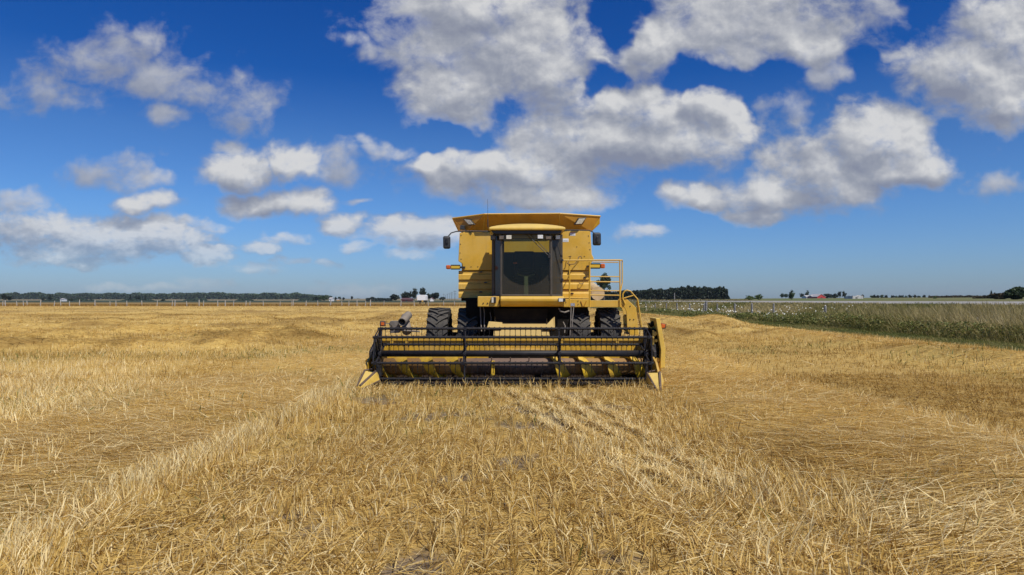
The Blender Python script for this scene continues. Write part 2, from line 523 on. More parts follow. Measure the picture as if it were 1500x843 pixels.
def tag(o, label=None, cat=None, group=None, kind=None):
    if label:
        o['label'] = label
    if cat:
        o['category'] = cat
    if group:
        o['group'] = group
    if kind:
        o['kind'] = kind
    return o


def empty(name, loc):
    o = bpy.data.objects.new(name, None)
    COL.objects.link(o)
    o.location = loc
    o.empty_display_size = 0.3
    return o


def link(name, me, parent=None):
    o = bpy.data.objects.new(name, me)
    COL.objects.link(o)
    if parent is not None:
        o.parent = parent
        b = parent
        off = Vector((0, 0, 0))
        while b is not None:
            off += b.location
            b = b.parent
        o.location = -off        # meshes are written in world coordinates
    return o


class MB:
    def __init__(self):
        self.v = []
        self.f = []

    def face(self, pts):
        i = len(self.v)
        self.v += [tuple(p) for p in pts]
        self.f.append(tuple(range(i, i + len(pts))))

    def hexa(self, a, b):
        """solid between two equally long loops"""
        n = len(a)
        i = len(self.v)
        self.v += [tuple(p) for p in a] + [tuple(p) for p in b]
        self.f.append(tuple(range(i + n - 1, i - 1, -1)))
        self.f.append(tuple(range(i + n, i + 2 * n)))
        for k in range(n):
            q = (k + 1) % n
            self.f.append((i + k, i + q, i + n + q, i + n + k))

    def box(self, x0, x1, y0, y1, z0, z1):
        self.hexa([(x0, y0, z0), (x1, y0, z0), (x1, y1, z0), (x0, y1, z0)],
                  [(x0, y0, z1), (x1, y0, z1), (x1, y1, z1), (x0, y1, z1)])

    def pris_y(self, poly, y0, y1):
        """polygon of (x, z) pushed from y0 to y1"""
        self.hexa([(x, y0, z) for x, z in poly], [(x, y1, z) for x, z in poly])

    def pris_x(self, poly, x0, x1):
        self.hexa([(x0, y, z) for y, z in poly], [(x1, y, z) for y, z in poly])

    def tube(self, p0, p1, r, n=8, r1=None, cap=True):
        p0, p1 = Vector(p0), Vector(p1)
        r1 = r if r1 is None else r1
        d = (p1 - p0).normalized()
        a = d.cross(Vector((0, 0, 1)) if abs(d.z) < 0.9 else Vector((1, 0, 0))).normalized()
        b = d.cross(a)
        i = len(self.v)
        for p, rr in ((p0, r), (p1, r1)):
            for k in range(n):
                t = 2 * math.pi * k / n
                self.v.append(tuple(p + a * (rr * math.cos(t)) + b * (rr * math.sin(t))))
        for k in range(n):
            q = (k + 1) % n
            self.f.append((i + k, i + q, i + n + q, i + n + k))
        if cap:
            self.f.append(tuple(range(i + n - 1, i - 1, -1)))
            self.f.append(tuple(range(i + n, i + 2 * n)))

    def path(self, pts, r, n=8):
        pts = [Vector(p) for p in pts]
        i0 = len(self.v)
        prev = None
        for j, p in enumerate(pts):
            d = (pts[min(j + 1, len(pts) - 1)] - pts[max(j - 1, 0)]).normalized()
            if prev is None:
                a = d.cross(Vector((0, 0, 1)) if abs(d.z) < 0.9 else Vector((1, 0, 0))).normalized()
            else:
                a = (prev - d * prev.dot(d)).normalized()
            prev = a
            b = d.cross(a)
            for k in range(n):
                t = 2 * math.pi * k / n
                self.v.append(tuple(p + a * (r * math.cos(t)) + b * (r * math.sin(t))))
        for j in range(len(pts) - 1):
            for k in range(n):
                q = (k + 1) % n
                o = i0 + j * n
                self.f.append((o + k, o + q, o + n + q, o + n + k))
        e = i0 + (len(pts) - 1) * n
        self.f.append(tuple(range(i0 + n - 1, i0 - 1, -1)))
        self.f.append(tuple(range(e, e + n)))

    def lathe_x(self, prof, cx, cy, cz, n=48):
        """profile of (x offset, radius), closed, turned about the x axis"""
        i = len(self.v)
        m = len(prof)
        for k in range(n):
            t = 2 * math.pi * k / n
            for (x, r) in prof:
                self.v.append((cx + x, cy + r * math.cos(t), cz + r * math.sin(t)))
        for k in range(n):
            q = (k + 1) % n
            for j in range(m):
                jj = (j + 1) % m
                self.f.append((i + k * m + j, i + k * m + jj, i + q * m + jj, i + q * m + j))

    def build(self, name, m, parent=None, bevel=0.0, smooth=False, seg=2):
        import bmesh
        me = bpy.data.meshes.new(name)
        me.from_pydata(self.v, [], self.f)
        bm = bmesh.new()
        bm.from_mesh(me)
        bmesh.ops.recalc_face_normals(bm, faces=bm.faces)
        bm.to_mesh(me)
        bm.free()
        me.materials.append(m)
        if smooth:
            me.polygons.foreach_set('use_smooth', [True] * len(me.polygons))
        o = link(name, me, parent)
        if bevel > 0:
            md = o.modifiers.new('bevel', 'BEVEL')
            md.width = bevel
            md.segments = seg
            md.limit_method = 'ANGLE'
            md.angle_limit = R(35)
        return o


def np_mesh(name, verts, faces, m, tone=None, parent=None, smooth=False, attrs=None):
    """numpy verts (N,3) and quads (M,4) -> object"""
    me = bpy.data.meshes.new(name)
    n, k = len(verts), len(faces)
    fl = faces.shape[1]
    me.vertices.add(n)
    me.vertices.foreach_set('co', np.ascontiguousarray(verts, dtype=np.float32).ravel())
    me.loops.add(k * fl)
    me.loops.foreach_set('vertex_index', np.ascontiguousarray(faces, dtype=np.int32).ravel())
    me.polygons.add(k)
    me.polygons.foreach_set('loop_start', np.arange(0, k * fl, fl, dtype=np.int32))
    if smooth:
        me.polygons.foreach_set('use_smooth', np.ones(k, dtype=bool))
    allat = dict(attrs or {})
    if tone is not None:
        allat['tone'] = tone
    for an, arr in allat.items():
        a = me.attributes.new(an, 'FLOAT', 'POINT')
        a.data.foreach_set('value', np.ascontiguousarray(arr, dtype=np.float32))
    me.update(calc_edges=True)
    me.materials.append(m)
    return link(name, me, parent)


def vnoise(x, y, scale, seed=0):
    """smooth value noise 0..1"""
    x = np.asarray(x) * scale
    y = np.asarray(y) * scale
    xi = np.floor(x).astype(np.int64)
    yi = np.floor(y).astype(np.int64)
    fx, fy = x - xi, y - yi
    fx = fx * fx * (3 - 2 * fx)
    fy = fy * fy * (3 - 2 * fy)

    def h(a, b):
        k = (a * 374761393 + b * 668265263 + seed * 974634721) & 0xffffffff
        k = ((k ^ (k >> 13)) * 1274126177) & 0xffffffff
        k = k ^ (k >> 16)
        return (k & 0xffff) / 65535.0
    return (h(xi, yi) * (1 - fx) + h(xi + 1, yi) * fx) * (1 - fy) + (h(xi, yi + 1) * (1 - fx) + h(xi + 1, yi + 1) * fx) * fy


def fbm(x, y, scale, oct=3, seed=0):
    r = 0
    a = 1.0
    s = 0
    for k in range(oct):
        r = r + a * vnoise(x, y, scale * 2 ** k, seed + 17 * k)
        s += a
        a *= 0.5
    return r / s


def sstep(v, a, b):
    t = np.clip((v - a) / (b - a), 0, 1)
    return t * t * (3 - 2 * t)


def band(v, a, b, s):
    return sstep(v, a - s, a + s) * (1 - sstep(v, b - s, b + s))


def blades(name, x, y, z, ln, az, tilt, wid, tone, bend, m, segs=2, face_az=None, tipvar=0.0, flat=None):
    """ribbons: base point, length, heading, lean from upright, width"""
    n = len(x)
    d0 = np.stack([np.sin(tilt) * np.cos(az), np.sin(tilt) * np.sin(az), np.cos(tilt)], 1)
    t2 = tilt + bend
    d1 = np.stack([np.sin(t2) * np.cos(az), np.sin(t2) * np.sin(az), np.cos(t2)], 1)
    fa = rng.uniform(0, math.pi, n) if face_az is None else face_az
    # width vector: perpendicular to the blade, turned at random about it
    ref = np.stack([np.cos(fa), np.sin(fa), 0.35 * np.ones(n) if flat is None else 0.35 + 2.2 * flat], 1)
    wv = np.cross(d0, ref)
    wv /= np.linalg.norm(wv, axis=1, keepdims=True) + 1e-9
    wv *= (wid * 0.5)[:, None]
    b = np.stack([x, y, z], 1)
    if segs == 2:
        mid = b + d0 * (ln * 0.55)[:, None]
        tip = mid + d1 * (ln * 0.45)[:, None]
        vs = np.stack([b - wv, b + wv, mid - wv * 0.9, mid + wv * 0.9, tip - wv * 0.35, tip + wv * 0.35], 1).reshape(-1, 3)
        i = np.arange(n)[:, None] * 6
        fs = np.concatenate([i + np.array([[0, 1, 3, 2]]), i + np.array([[2, 3, 5, 4]])], 0)
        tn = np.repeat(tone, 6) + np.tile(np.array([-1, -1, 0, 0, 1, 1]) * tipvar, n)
    else:
        tip = b + d0 * ln[:, None]
        vs = np.stack([b - wv, b + wv, tip + wv * 0.4, tip - wv * 0.4], 1).reshape(-1, 3)
        i = np.arange(n)[:, None] * 4
        fs = i + np.array([[0, 1, 2, 3]])
        tn = np.repeat(tone, 4)
    return np_mesh(name, vs, fs, m, tn)


def leaf_quads(c, size, seed_tone):
    """randomly turned leaf clumps at points c"""
    n = len(c)
    a = rng.normal(size=(n, 3))
    a /= np.linalg.norm(a, axis=1, keepdims=True)
    b = np.cross(a, rng.normal(size=(n, 3)))
    b /= np.linalg.norm(b, axis=1, keepdims=True) + 1e-9
    s = size * rng.uniform(0.6, 1.35, n)
    a = a * s[:, None]
    b = b * (s * rng.uniform(0.5, 0.9, n))[:, None]
    vs = np.stack([c - a * 0.5, c + b * 0.5, c + a * 0.5, c - b * 0.5], 1).reshape(-1, 3)
    fs = np.arange(n * 4).reshape(-1, 4)
    return vs, fs, np.repeat(seed_tone, 4)


# ------------------------------------------------------------------ the lie of the land

def in_track(x, y):
    """the two printed tyre tracks in front of the header: (weight, stripe)"""
    xc = 0.35 + (13.3 - y) / 4.9 * 1.05
    a = band(x - xc, -0.75, 0.8, 0.12) * band(y, 8.3, 13.4, 0.25)
    xc2 = 1.45 + (8.0 - y) * 0.25
    b = band(x - xc2, -0.55, 0.65, 0.12) * band(y, 6.3, 7.9, 0.15)
    wgt = np.maximum(a, b)
    seg = np.floor(y / 1.35 + 0.35 * x)
    gap = sstep(np.abs(np.mod(y / 1.35 + 0.35 * x, 1.0) - 0.5), 0.36, 0.47)
    s = (0.4 + 1.1 * vnoise(x, y, 1.3, 35)) * np.sin((x + (y - 10) * 0.26 + 0.16 * seg + 0.10 * (vnoise(x, y, 0.9, 33) - 0.5)) / 0.37 * 2 * math.pi) - 0.9 * gap
    return wgt, s


def mound(x, y):
    """height of straw lying on the field: swaths and windrows"""
    wx = x + (fbm(x, y, 0.12, 2, 3) - 0.5) * 1.6
    wy = y + (fbm(x, y, 0.05, 2, 5) - 0.5) * 5.0
    lump = 0.15 + 1.5 * fbm(x, y, 0.55, 3, 9) ** 1.3
    h = 0.0 * x
    # windrow along the right of the field
    h = h + 0.34 * lump * np.exp(-((wx - 13.2) / 1.25) ** 2) * sstep(y, 4, 12)
    h = h + 0.55 * np.exp(-((x - 17.2) / 1.3) ** 2 - ((y - 58) / 5.0) ** 2)
    h = h + 0.10 * lump * band(wx, 2.7, 6.0, 0.5)
    h = h + 0.06 * lump * band(wx, -7.2, -3.5, 0.4)
    # headland windrows across the left
    left = sstep(-x, 7.0, 10.0)
    for yy, ww, hh in ((24.8, 0.9, 0.40), (30.5, 1.1, 0.48), (37.0, 1.3, 0.44), (45.0, 1.6, 0.44), (56, 2.2, 0.36), (70, 2.8, 0.42), (90, 3.5, 0.45), (118, 5, 0.34), (150, 6, 0.22), (178, 6, 0.12)):
        h = h + left * hh * lump * np.exp(-((wy - yy) / ww) ** 2)
    # far right windrows, along the field
    h = h + 0.3 * lump * np.exp(-((wx - 8.5) / 1.0) ** 2) * sstep(y, 26, 34)
    h = h + 0.2 * lump * sstep(y, 40, 60) * np.exp(-((np.mod(wx + 40, 6.5) - 3.2) / 1.0) ** 2) * sstep(x, -9, -6)
    # the stubble edge left of the machine
    h = h + 0.05 * np.exp(-((x + 3.05) / 0.35) ** 2)
    h = h + 0.05 * (fbm(x, y, 0.9, 3, 21) - 0.5)
    tw, ts = in_track(x, y)
    h = h + tw * (0.022 * ts - 0.012)
    return h * sstep(y, 1.0, 4.0)


def old_at(x, y):
    """damp old straw: brown clumps lying along the windrows"""
    st = fbm(x * 0.30, y * 0.75, 0.40, 4, 77)
    cl_ = fbm(x, y, 0.9, 3, 78)
    m = mound(x, y)
    return np.clip(sstep(0.65 * st + 0.35 * cl_, 0.46, 0.62) * (0.30 + 0.70 * sstep(m, 0.06, 0.2)), 0, 1) * sstep(y, 16, 24)


def soil_at(x, y):
    s = sstep(fbm(x, y, 1.3, 4, 31), 0.54, 0.80) * 0.75
    c = band(x, -2.8, 2.4, 0.3)
    lying = np.maximum(band(x, -7.2, -3.4, 0.3), band(x, 2.9, 6.2, 0.4))
    s = s * (0.45 + 0.65 * c) * (1 - 0.85 * lying)
    br = band(x + (fbm(x, y, 0.2, 2, 8) - 0.5) * 1.5, 6.3, 11.5, 0.5)
    s = np.maximum(s, 0.30 * br)
    tw, ts = in_track(x, y)
    s = np.maximum(s, tw * sstep(-ts, 0.0, 0.7) * 0.45)
    return s * (1 - sstep(y, 25, 60))


def green_at(x, y):
    g1 = sstep(fbm(x, y, 0.35, 3, 41), 0.60, 0.75) * 0.8
    hl = sstep(-x, 5, 9) * np.maximum(band(y + (fbm(x, y, 0.07, 2, 6) - 0.5) * 4, 20, 22.5, 0.8), 0.9 * band(y, 40, 42, 1.0) * sstep(fbm(x, y, 0.1, 2, 47), 0.5, 0.6))
    return np.clip(g1 * 0.35 * band(y, 5, 30, 4) + hl * (0.2 + 0.6 * sstep(fbm(x, y, 0.25, 2, 49), 0.4, 0.65)), 0, 1)


def edge_x(y):
    return 17.9 + 0 * y


# field sheet with rows of squares that grow with distance
ys = np.concatenate([np.arange(-8, 4, 1.0), np.arange(4, 20, 0.16), np.arange(20, 60, 0.5), np.arange(60, 200.1, 2.0)])
xs = np.concatenate([np.arange(-190, -40, 5.0), np.arange(-40, -14, 0.6), np.arange(-14, -0.8, 0.2), np.arange(-0.8, 2.8, 0.06), np.arange(2.8, 17.9, 0.2), [17.9]])
XX, YY = np.meshgrid(xs, ys)
ZZ = mound(XX, YY)
# small clods only where the mesh is fine
nx, ny = len(xs), len(ys)
vs = np.stack([XX.ravel(), YY.ravel(), ZZ.ravel()], 1)
ii = np.arange(nx * ny).reshape(ny, nx)
fs = np.stack([ii[:-1, :-1].ravel(), ii[:-1, 1:].ravel(), ii[1:, 1:].ravel(), ii[1:, :-1].ravel()], 1)
field = np_mesh('field', vs, fs, FIELD, smooth=True, attrs={'soil': soil_at(XX, YY).ravel(), 'green': green_at(XX, YY).ravel(), 'old': np.maximum(old_at(XX, YY), 0.35 * (1 - sstep(YY, 13, 24)) * np.maximum(band(XX, -3.4, 2.8, 0.3), band(XX, 6.4, 11.3, 0.4))).ravel()})  # near standing zones: shade between stems is put into the sheet's colour
tag(field, 'harvested field of golden straw and stubble', 'field', kind='structure')


def sheet(name, pts, m, label, cat='ground', sub=1):
    mb = MB()
    mb.face(pts)
    o = mb.build(name, m)
    tag(o, label, cat, kind='structure')
    return o


M_PAST = ground_mat('dry_pasture', (0.25, 0.145, 0.035), (0.35, 0.215, 0.06), 0.25, (1, 0.2, 1), (0.22, 0.15, 0.04), 0.03)
M_CROP = ground_mat('green_crop', (0.028, 0.040, 0.016), (0.045, 0.058, 0.022), 0.1, (1, 0.3, 1))
M_TANF = ground_mat('ripe_field', (0.20, 0.15, 0.08), (0.29, 0.22, 0.12), 0.05, (1, 0.3, 1), (0.10, 0.11, 0.045), 0.010)
M_GRND = ground_mat('earth', (0.10, 0.09, 0.05), (0.16, 0.14, 0.07), 0.05)
M_VERGE = ground_mat('verge_soil', (0.07, 0.07, 0.022), (0.13, 0.12, 0.035), 1.2, bump=0.6)
M_ROAD = ground_mat('pale_gravel', (0.27, 0.255, 0.235), (0.37, 0.35, 0.32), 1.4)
M_RFLD = ground_mat('rough_grass_field', (0.11, 0.11, 0.035), (0.20, 0.17, 0.065), 0.12, (1, 0.4, 1), (0.10, 0.13, 0.04), 0.02)

sheet('ground', [(-2700, -300, -0.6), (2700, -300, -0.6), (2700, 2700, -0.6), (-2700, 2700, -0.6)], M_GRND, 'bare earth reaching to the horizon')
sheet('pasture', [(-600, 200, 0.0), (40, 200, 0.0), (20, 520, 0.0), (-900, 520, 0.0)], M_PAST, 'brown dry pasture behind the wire fence', 'pasture')
sheet('crop_field', [(-900, 520, 0.0), (20, 520, 0.0), (-60, 900, 1.2), (-1300, 900, 1.2)], M_CROP, 'dark green crop strip beyond the pasture', 'field')
sheet('ripe_field', [(-1300, 900, 1.2), (-60, 900, 1.2), (-60, 1700, 5.5), (-2000, 1700, 5.5)], M_TANF, 'pale ripe field below the far woods', 'field')


def road_x(y):
    return 42.0 - 0.075 * y


def slope_strip(name, off, m, label, cat, y0=-10, y1=640, step=25):
    """strips parallel to the road: list of (offset from the road edge or None for the field edge, z)"""
    mb = MB()
    yl = list(range(int(y0), int(y1), step)) + [y1]
    for a, b in zip(yl[:-1], yl[1:]):
        for (o0, z0), (o1, z1) in zip(off[:-1], off[1:]):
            def X(o, y):
                return o[0] if isinstance(o, tuple) else road_x(y) + o
            mb.face([(X(o0, a), a, z0), (X(o1, a), a, z1), (X(o1, b), b, z1), (X(o0, b), b, z0)])
    o = mb.build(name, m)
    tag(o, label, cat, kind='structure')
    return o


slope_strip('verge', [((17.9,), 0.0), ((21.0,), -0.02)], M_VERGE, 'low green grass strip along the edge of the field', 'verge', y1=200)
slope_strip('roadside_bank', [((21.0,), -0.02), (-7.5, -0.05), (-1.2, 1.47)], M_VERGE, 'rough weedy bank rising to the road', 'bank', y1=200)
slope_strip('road_shoulder', [(-1.2, 1.47), (0, 1.60)], M_ROAD, 'pale gravel shoulder of the raised road', 'shoulder', y1=640)
slope_strip('road', [(0, 1.60), (7.5, 1.68)], M_ROAD, 'pale raised gravel road crossing behind the field', 'road', y1=640)
sheet('rough_field', [(road_x(-10) + 7.5, -10, 1.68), (700, -10, 6.5), (800, 700, 7.4), (road_x(640) + 7.5, 640, 1.68)], M_RFLD, 'rough green and brown field beyond the road', 'field')

# ------------------------------------------------------------------ straw and stubble


def scatter(y0, y1, dens, margin=1.12, xmin=-1e9, xmax=1e9, extra=1.5):
    """points in the part of the ground the picture can see"""
    hw = 0.76 * margin
    area = hw * (y1 * y1 - y0 * y0) + 2 * extra * (y1 - y0)
    n = int(area * dens)
    y = np.sqrt(rng.uniform(y0 * y0, y1 * y1, n))
    x = rng.uniform(-1, 1, n) * (hw * y + extra)
    k = (x > xmin) & (x < xmax)
    return x[k], y[k]


def machine_mask(x, y):
    """True where the machine stands on the ground"""
    hdr = (np.abs(x) < 3.0) & (y > 14.3) & (y < 15.5)
    tyr = (y > 16.9) & (y < 18.2) & (((x > -2.2) & (x < -0.8)) | ((x > 1.4) & (x < 2.8)))
    return hdr | tyr


def straw_layer(name, y0, y1, dens, wscale, segs, label):
    x, y = scatter(y0, y1, dens, xmax=17.8)
    k = ~machine_mask(x, y)
    x, y = x[k], y[k]
    n = len(x)
    # which kind of ground is it
    xn = x + (fbm(x, y, 0.5, 2, 51) - 0.5) * 0.7
    far = sstep(y, 28, 45)
    c_stub = band(xn, -3.2, 2.7, 0.25)
    lyingL = band(xn, -7.3, -3.4, 0.25)
    lyingR = band(xn, 2.8, 6.2, 0.35)
    brown = band(xn + (fbm(x, y, 0.15, 2, 52) - 0.5) * 1.5, 6.4, 11.3, 0.4)
    m = mound(x, y)
    heap = sstep(m, 0.10, 0.28)
    edge = np.exp(-((x + 3.05 + 0.04 * (14 - y)) / 0.33) ** 2) * (1 - sstep(y, 11.8, 13.2))
    lstand = (xn < -7.3) * sstep(fbm(x, y, 0.16, 2, 55), 0.42, 0.58)
    p_lie = np.clip(0.50 * c_stub + 0.93 * lyingL + 0.95 * lyingR + 0.25 * brown + 0.55 * (xn < -7.3) * (1 - lstand) + 0.25 * lstand + 0.35 * (xn > 11.3), 0, 1)
    p_lie = np.clip(np.maximum(p_lie, heap * 0.9), 0, 1)
    p_lie = p_lie * (1 - far) + far * np.maximum(0.45, heap * 0.9)
    p_lie = np.clip(p_lie * (1 - edge), 0, 1)
    # patchy stands: stubble grows in drilled rows along y
    patch = fbm(x, y, 0.75, 3, 57)
    lie = rng.random(n) < p_lie
    row = np.round(x / 0.19) * 0.19 + rng.normal(0, 0.020, n)
    snap = (~lie) & (rng.random(n) < 0.85) & (y < 30)
    x = np.where(snap, row, x)
    clump = sstep(vnoise(x, y, 5.5, 61), 0.22, 0.6)
    keep = rng.random(n) < np.where(lie, (0.45 + 0.75 * patch) * (1 - 0.45 * c_stub * sstep(fbm(x, y, 1.3, 3, 31), 0.5, 0.68)), (0.25 + 0.75 * clump) * (0.35 + 0.65 * sstep(patch, 0.28, 0.5)) + 0.6 * edge)
    tw, ts = in_track(x, y)
    inb = (tw > 0.5)
    keep &= ~(inb & (ts < -0.15) & (rng.random(n) < 0.72))
    keep |= inb & (ts > 0.1) & (rng.random(n) < 0.8)
    keep &= ~((xn > 6.4) & (xn < 11.3) & (~lie) & (rng.random(n) < 0.25))
    flat = inb & (rng.random(n) < 0.75)
    tall = np.where(edge > 0.4, 1.12, 1.0) * np.where(brown > 0.5, 0.55, 1.0)
    tuft = sstep(fbm(x, y, 0.55, 2, 63), 0.55, 0.70) * (y < 8.0) * (x > 0.6)       # pale tufts right in front
    tall = tall * (1 + 0.55 * tuft)
    # dry stems left standing just in front of the knife
    tall = tall * (1 + 0.05 * band(y, 12.2, 14.3, 0.5) * (np.abs(x) < 3.1))
    hs_ = rng.uniform(0.09, 0.20, n) * tall * (0.8 + 0.5 * fbm(x, y, 1.2, 2, 64))
    hl_ = np.where(c_stub > 0.5, rng.uniform(0.10, 0.32, n), rng.uniform(0.12, 0.40, n)) * np.where(rng.random(n) < 0.06, 1.6, 1.0)
    ln = np.where(lie, hl_, hs_)
    ln = np.where(flat, rng.uniform(0.14, 0.26, n), ln)
    # headings
    lean_az = 2 * math.pi * fbm(x, y, 0.35, 2, 66) * 2
    az_s = np.where(rng.random(n) < 0.25, lean_az, rng.uniform(0, 2 * math.pi, n))
    flow = (fbm(x, y, 0.22, 2, 67) - 0.5) * 2.4
    az_l = flow * 0.6 + rng.normal(0, 0.28, n) + math.pi * (rng.random(n) < 0.5)
    wild = rng.random(n) < np.where(c_stub > 0.5, 0.7, 0.10)
    az_l = np.where(wild, rng.uniform(0, 2 * math.pi, n), az_l)
    az = np.where(lie, az_l, az_s)
    az = np.where(flat, -1.35 + rng.normal(0, 0.35, n), az)
    t_s = np.abs(rng.normal(0.26, 0.24, n)) + 0.5 * sstep(patch, 0.52, 0.72)
    t_l = rng.normal(1.52, 0.085, n)
    tilt = np.where(lie, t_l, t_s)
    tilt = np.where(flat & ~lie, rng.normal(1.28, 0.14, n), tilt)
    bend = np.where(lie, rng.normal(0.06, 0.12, n), np.abs(rng.normal(0.12, 0.25, n)))
    wid = rng.uniform(0.0050, 0.0108, n) * wscale
    z = mound(x, y) + np.where(lie, rng.uniform(0.0, 0.055, n) * (1 + 0.6 * patch), -0.01)
    tone = rng.normal(0.58, 0.23, n)
    tone += np.where(lie, 0.06, 0.0) + 0.15 * (lyingL + lyingR) * (1 - far) + 0.09 * lyingL + 0.16 * (fbm(x, y, 0.3, 3, 71) - 0.5) * 2
    tone += np.where(flat, 0.22, 0) + 0.20 * tuft - 0.25 * brown * (1 - far) + 0.16 * edge
    tone += 0.20 * lstand * (y < 20) + np.where((rng.random(n) < 0.06), 0.3, 0)
    tone -= np.where(rng.random(n) < 0.14, 0.28, 0)
    tone -= 0.03 * far + 0.36 * old_at(x, y)
    tone += 0.10 * (1 - heap) * (y > 20) * (fbm(x * 0.3, y, 0.3, 2, 74) - 0.4) * 2
    # straw lying close to the ground is slightly darker
    low = lie & (z - mound(x, y) < 0.03)
    tone -= np.where(low, 0.04, 0)
    tone = np.clip(tone, 0.02, 1.0)
    q = keep
    o = blades(name, x[q], y[q], z[q], ln[q], az[q], tilt[q], wid[q], tone[q], bend[q], STRAW, segs, flat=(lie | flat)[q] * 1.0)
    tag(o, label, 'straw', kind='stuff')
    return o


straw_layer('stubble', 3.6, 9.0, 1350, 1.0, 2, 'golden stubble and loose straw right in front of the camera')
straw_layer('stubble', 9.0, 16.5, 760, 1.2, 2, 'golden stubble and straw around the harvester header')
straw_layer('stubble', 16.5, 36.0, 210, 1.9, 1, 'straw and stubble beside and behind the harvester')
straw_layer('stubble', 36.0, 85.0, 38, 4.0, 1, 'straw and stubble in the middle of the field')
straw_layer('stubble', 85.0, 200.0, 4.0, 8.0, 1, 'straw and stubble at the far end of the field')

# pale pressed straw between the lug prints of the two tracks
y = rng.uniform(6.2, 13.6, 60000)
x = rng.uniform(-0.9, 3.0, 60000)
tw, ts = in_track(x, y)
k = (tw > 0.5) & (ts > 0.05 + 0.3 * rng.random(len(x)))
x, y = x[k], y[k]
n = len(x)
o = blades('stubble', x, y, mound(x, y) + rng.uniform(0, 0.03, n), rng.uniform(0.08, 0.2, n), np.where(rng.random(n) < 0.6, 1.75, -1.39) + rng.normal(0, 0.5, n), np.clip(rng.normal(1.2, 0.25, n), 0.3, 1.6),
           rng.uniform(0.005, 0.010, n), np.clip(rng.normal(0.84, 0.16, n), 0.1, 1), rng.normal(0.05, 0.15, n), STRAW, 2, flat=np.ones(n) * 0.6)
tag(o, 'pale pressed straw in the diagonal tyre lug prints before the header', 'straw', kind='stuff')

# sparse green weeds between the stubble
x, y = scatter(4.5, 40, 30, xmax=17.5)
gk = rng.random(len(x)) < np.clip(green_at(x, y) * 1.2, 0, 1)
gk |= (rng.random(len(x)) < 0.10 * sstep(fbm(x, y, 0.9, 2, 48), 0.55, 0.7)) & (np.abs(x) < 2.5) & (y < 14)
gk &= ~machine_mask(x, y)
x, y = x[gk], y[gk]
n = len(x)
o = blades('field_weeds', x, y, mound(x, y), rng.uniform(0.06, 0.18, n), rng.uniform(0, 6.28, n), np.abs(rng.normal(0.5, 0.3, n)), rng.uniform(0.006, 0.012, n) * (1 + y / 15), np.clip(rng.normal(0.4, 0.12, n), 0, 1), rng.normal(0.3, 0.2, n), GRASS)
tag(o, 'small green weeds showing between the stubble', 'weeds', kind='stuff')

# ------------------------------------------------------------------ verge grass, bank weeds, flowers


def bank_z(x, y):
    o = x - road_x(y)
    return np.interp(o, [-30, -7.5, -1.2, 0], [-0.02, -0.05, 1.47, 1.6])


def grass_layer(name, xr, y0, y1, n, hfun, wid, tone_f, label, lean=0.25, hide_road=True):
    # spread evenly over the image: more blades near
    y = y0 * (y1 / y0) ** rng.random(n)
    a, b = xr
    xa = a(y) if callable(a) else a
    xb = b(y) if callable(b) else b
    x = xa + (xb - xa) * rng.random(n)
    k = np.abs(x) < 0.80 * y + 3
    x, y = x[k], y[k]
    n = len(x)
    ln = hfun(x, y) * rng.uniform(0.55, 1.1, n)
    az = 3.4 + rng.normal(0, 0.9, n)
    tl = np.abs(rng.normal(lean, 0.2, n))
    wd = wid * (0.6 + y / 45.0) * rng.uniform(0.6, 1.3, n)
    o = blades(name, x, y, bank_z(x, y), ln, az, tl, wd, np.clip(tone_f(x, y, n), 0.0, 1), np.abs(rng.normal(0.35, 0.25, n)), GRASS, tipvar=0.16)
    tag(o, label, 'grass', kind='stuff')
    return o


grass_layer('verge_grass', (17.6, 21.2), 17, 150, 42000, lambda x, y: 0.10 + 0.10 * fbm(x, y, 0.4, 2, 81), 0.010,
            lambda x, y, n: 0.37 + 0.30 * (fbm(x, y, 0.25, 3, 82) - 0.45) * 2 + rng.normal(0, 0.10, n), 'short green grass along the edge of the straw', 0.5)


def weed_h(x, y):
    h = 0.35 + 1.5 * fbm(x, y, 0.3, 3, 83)
    o = x - road_x(y)
    h = h * np.interp(o, [-9, -6, -2.6, -1.4], [1.0, 0.85, 0.36, 0.12])
    h = h * np.interp(y, [20, 45, 66, 95], [1.25, 1.0, 0.28, 0.22])
    return h * sstep(x, 20.6, 22.3) + 0.14


def weed_tone(x, y, n):
    t = 0.62 + 1.2 * (fbm(x, y, 0.10, 3, 84) - 0.5) + rng.normal(0, 0.14, n)
    o = x - road_x(y)
    t = t + 0.16 * np.exp(-((o + 5.5) / 1.8) ** 2) * sstep(fbm(x, y, 0.05, 2, 85), 0.35, 0.6)
    t = t - 0.10 * sstep(-x, -23.5, -21)
    return t


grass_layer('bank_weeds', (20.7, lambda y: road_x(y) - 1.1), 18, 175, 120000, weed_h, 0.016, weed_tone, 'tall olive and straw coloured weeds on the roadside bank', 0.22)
# leafy plants among the weeds at the foot of the bank
n = 60000
y = 20 * (140 / 20) ** rng.random(n)
x = 21.0 + np.abs(rng.normal(0, 2.2, n))
pl = fbm(x, y, 0.3, 2, 86)
k = (pl > 0.42) & (x < 27) & (x < 0.8 * y + 2)
x, y, pl = x[k], y[k], pl[k]
z = rng.uniform(0.05, 1.0, len(x)) * (0.35 + 0.7 * (pl - 0.3) * 2) * np.interp(y, [45, 75], [1.0, 0.5])
vs, fs, tn = leaf_quads(np.stack([x, y, z], 1), 0.07 * (0.7 + y / 50), np.clip(rng.normal(0.38, 0.18, len(x)), 0, 0.85))
o = np_mesh('bank_leaves', vs, fs, GRASS, tn)
tag(o, 'leafy dark green weeds at the foot of the bank', 'weeds', kind='stuff')
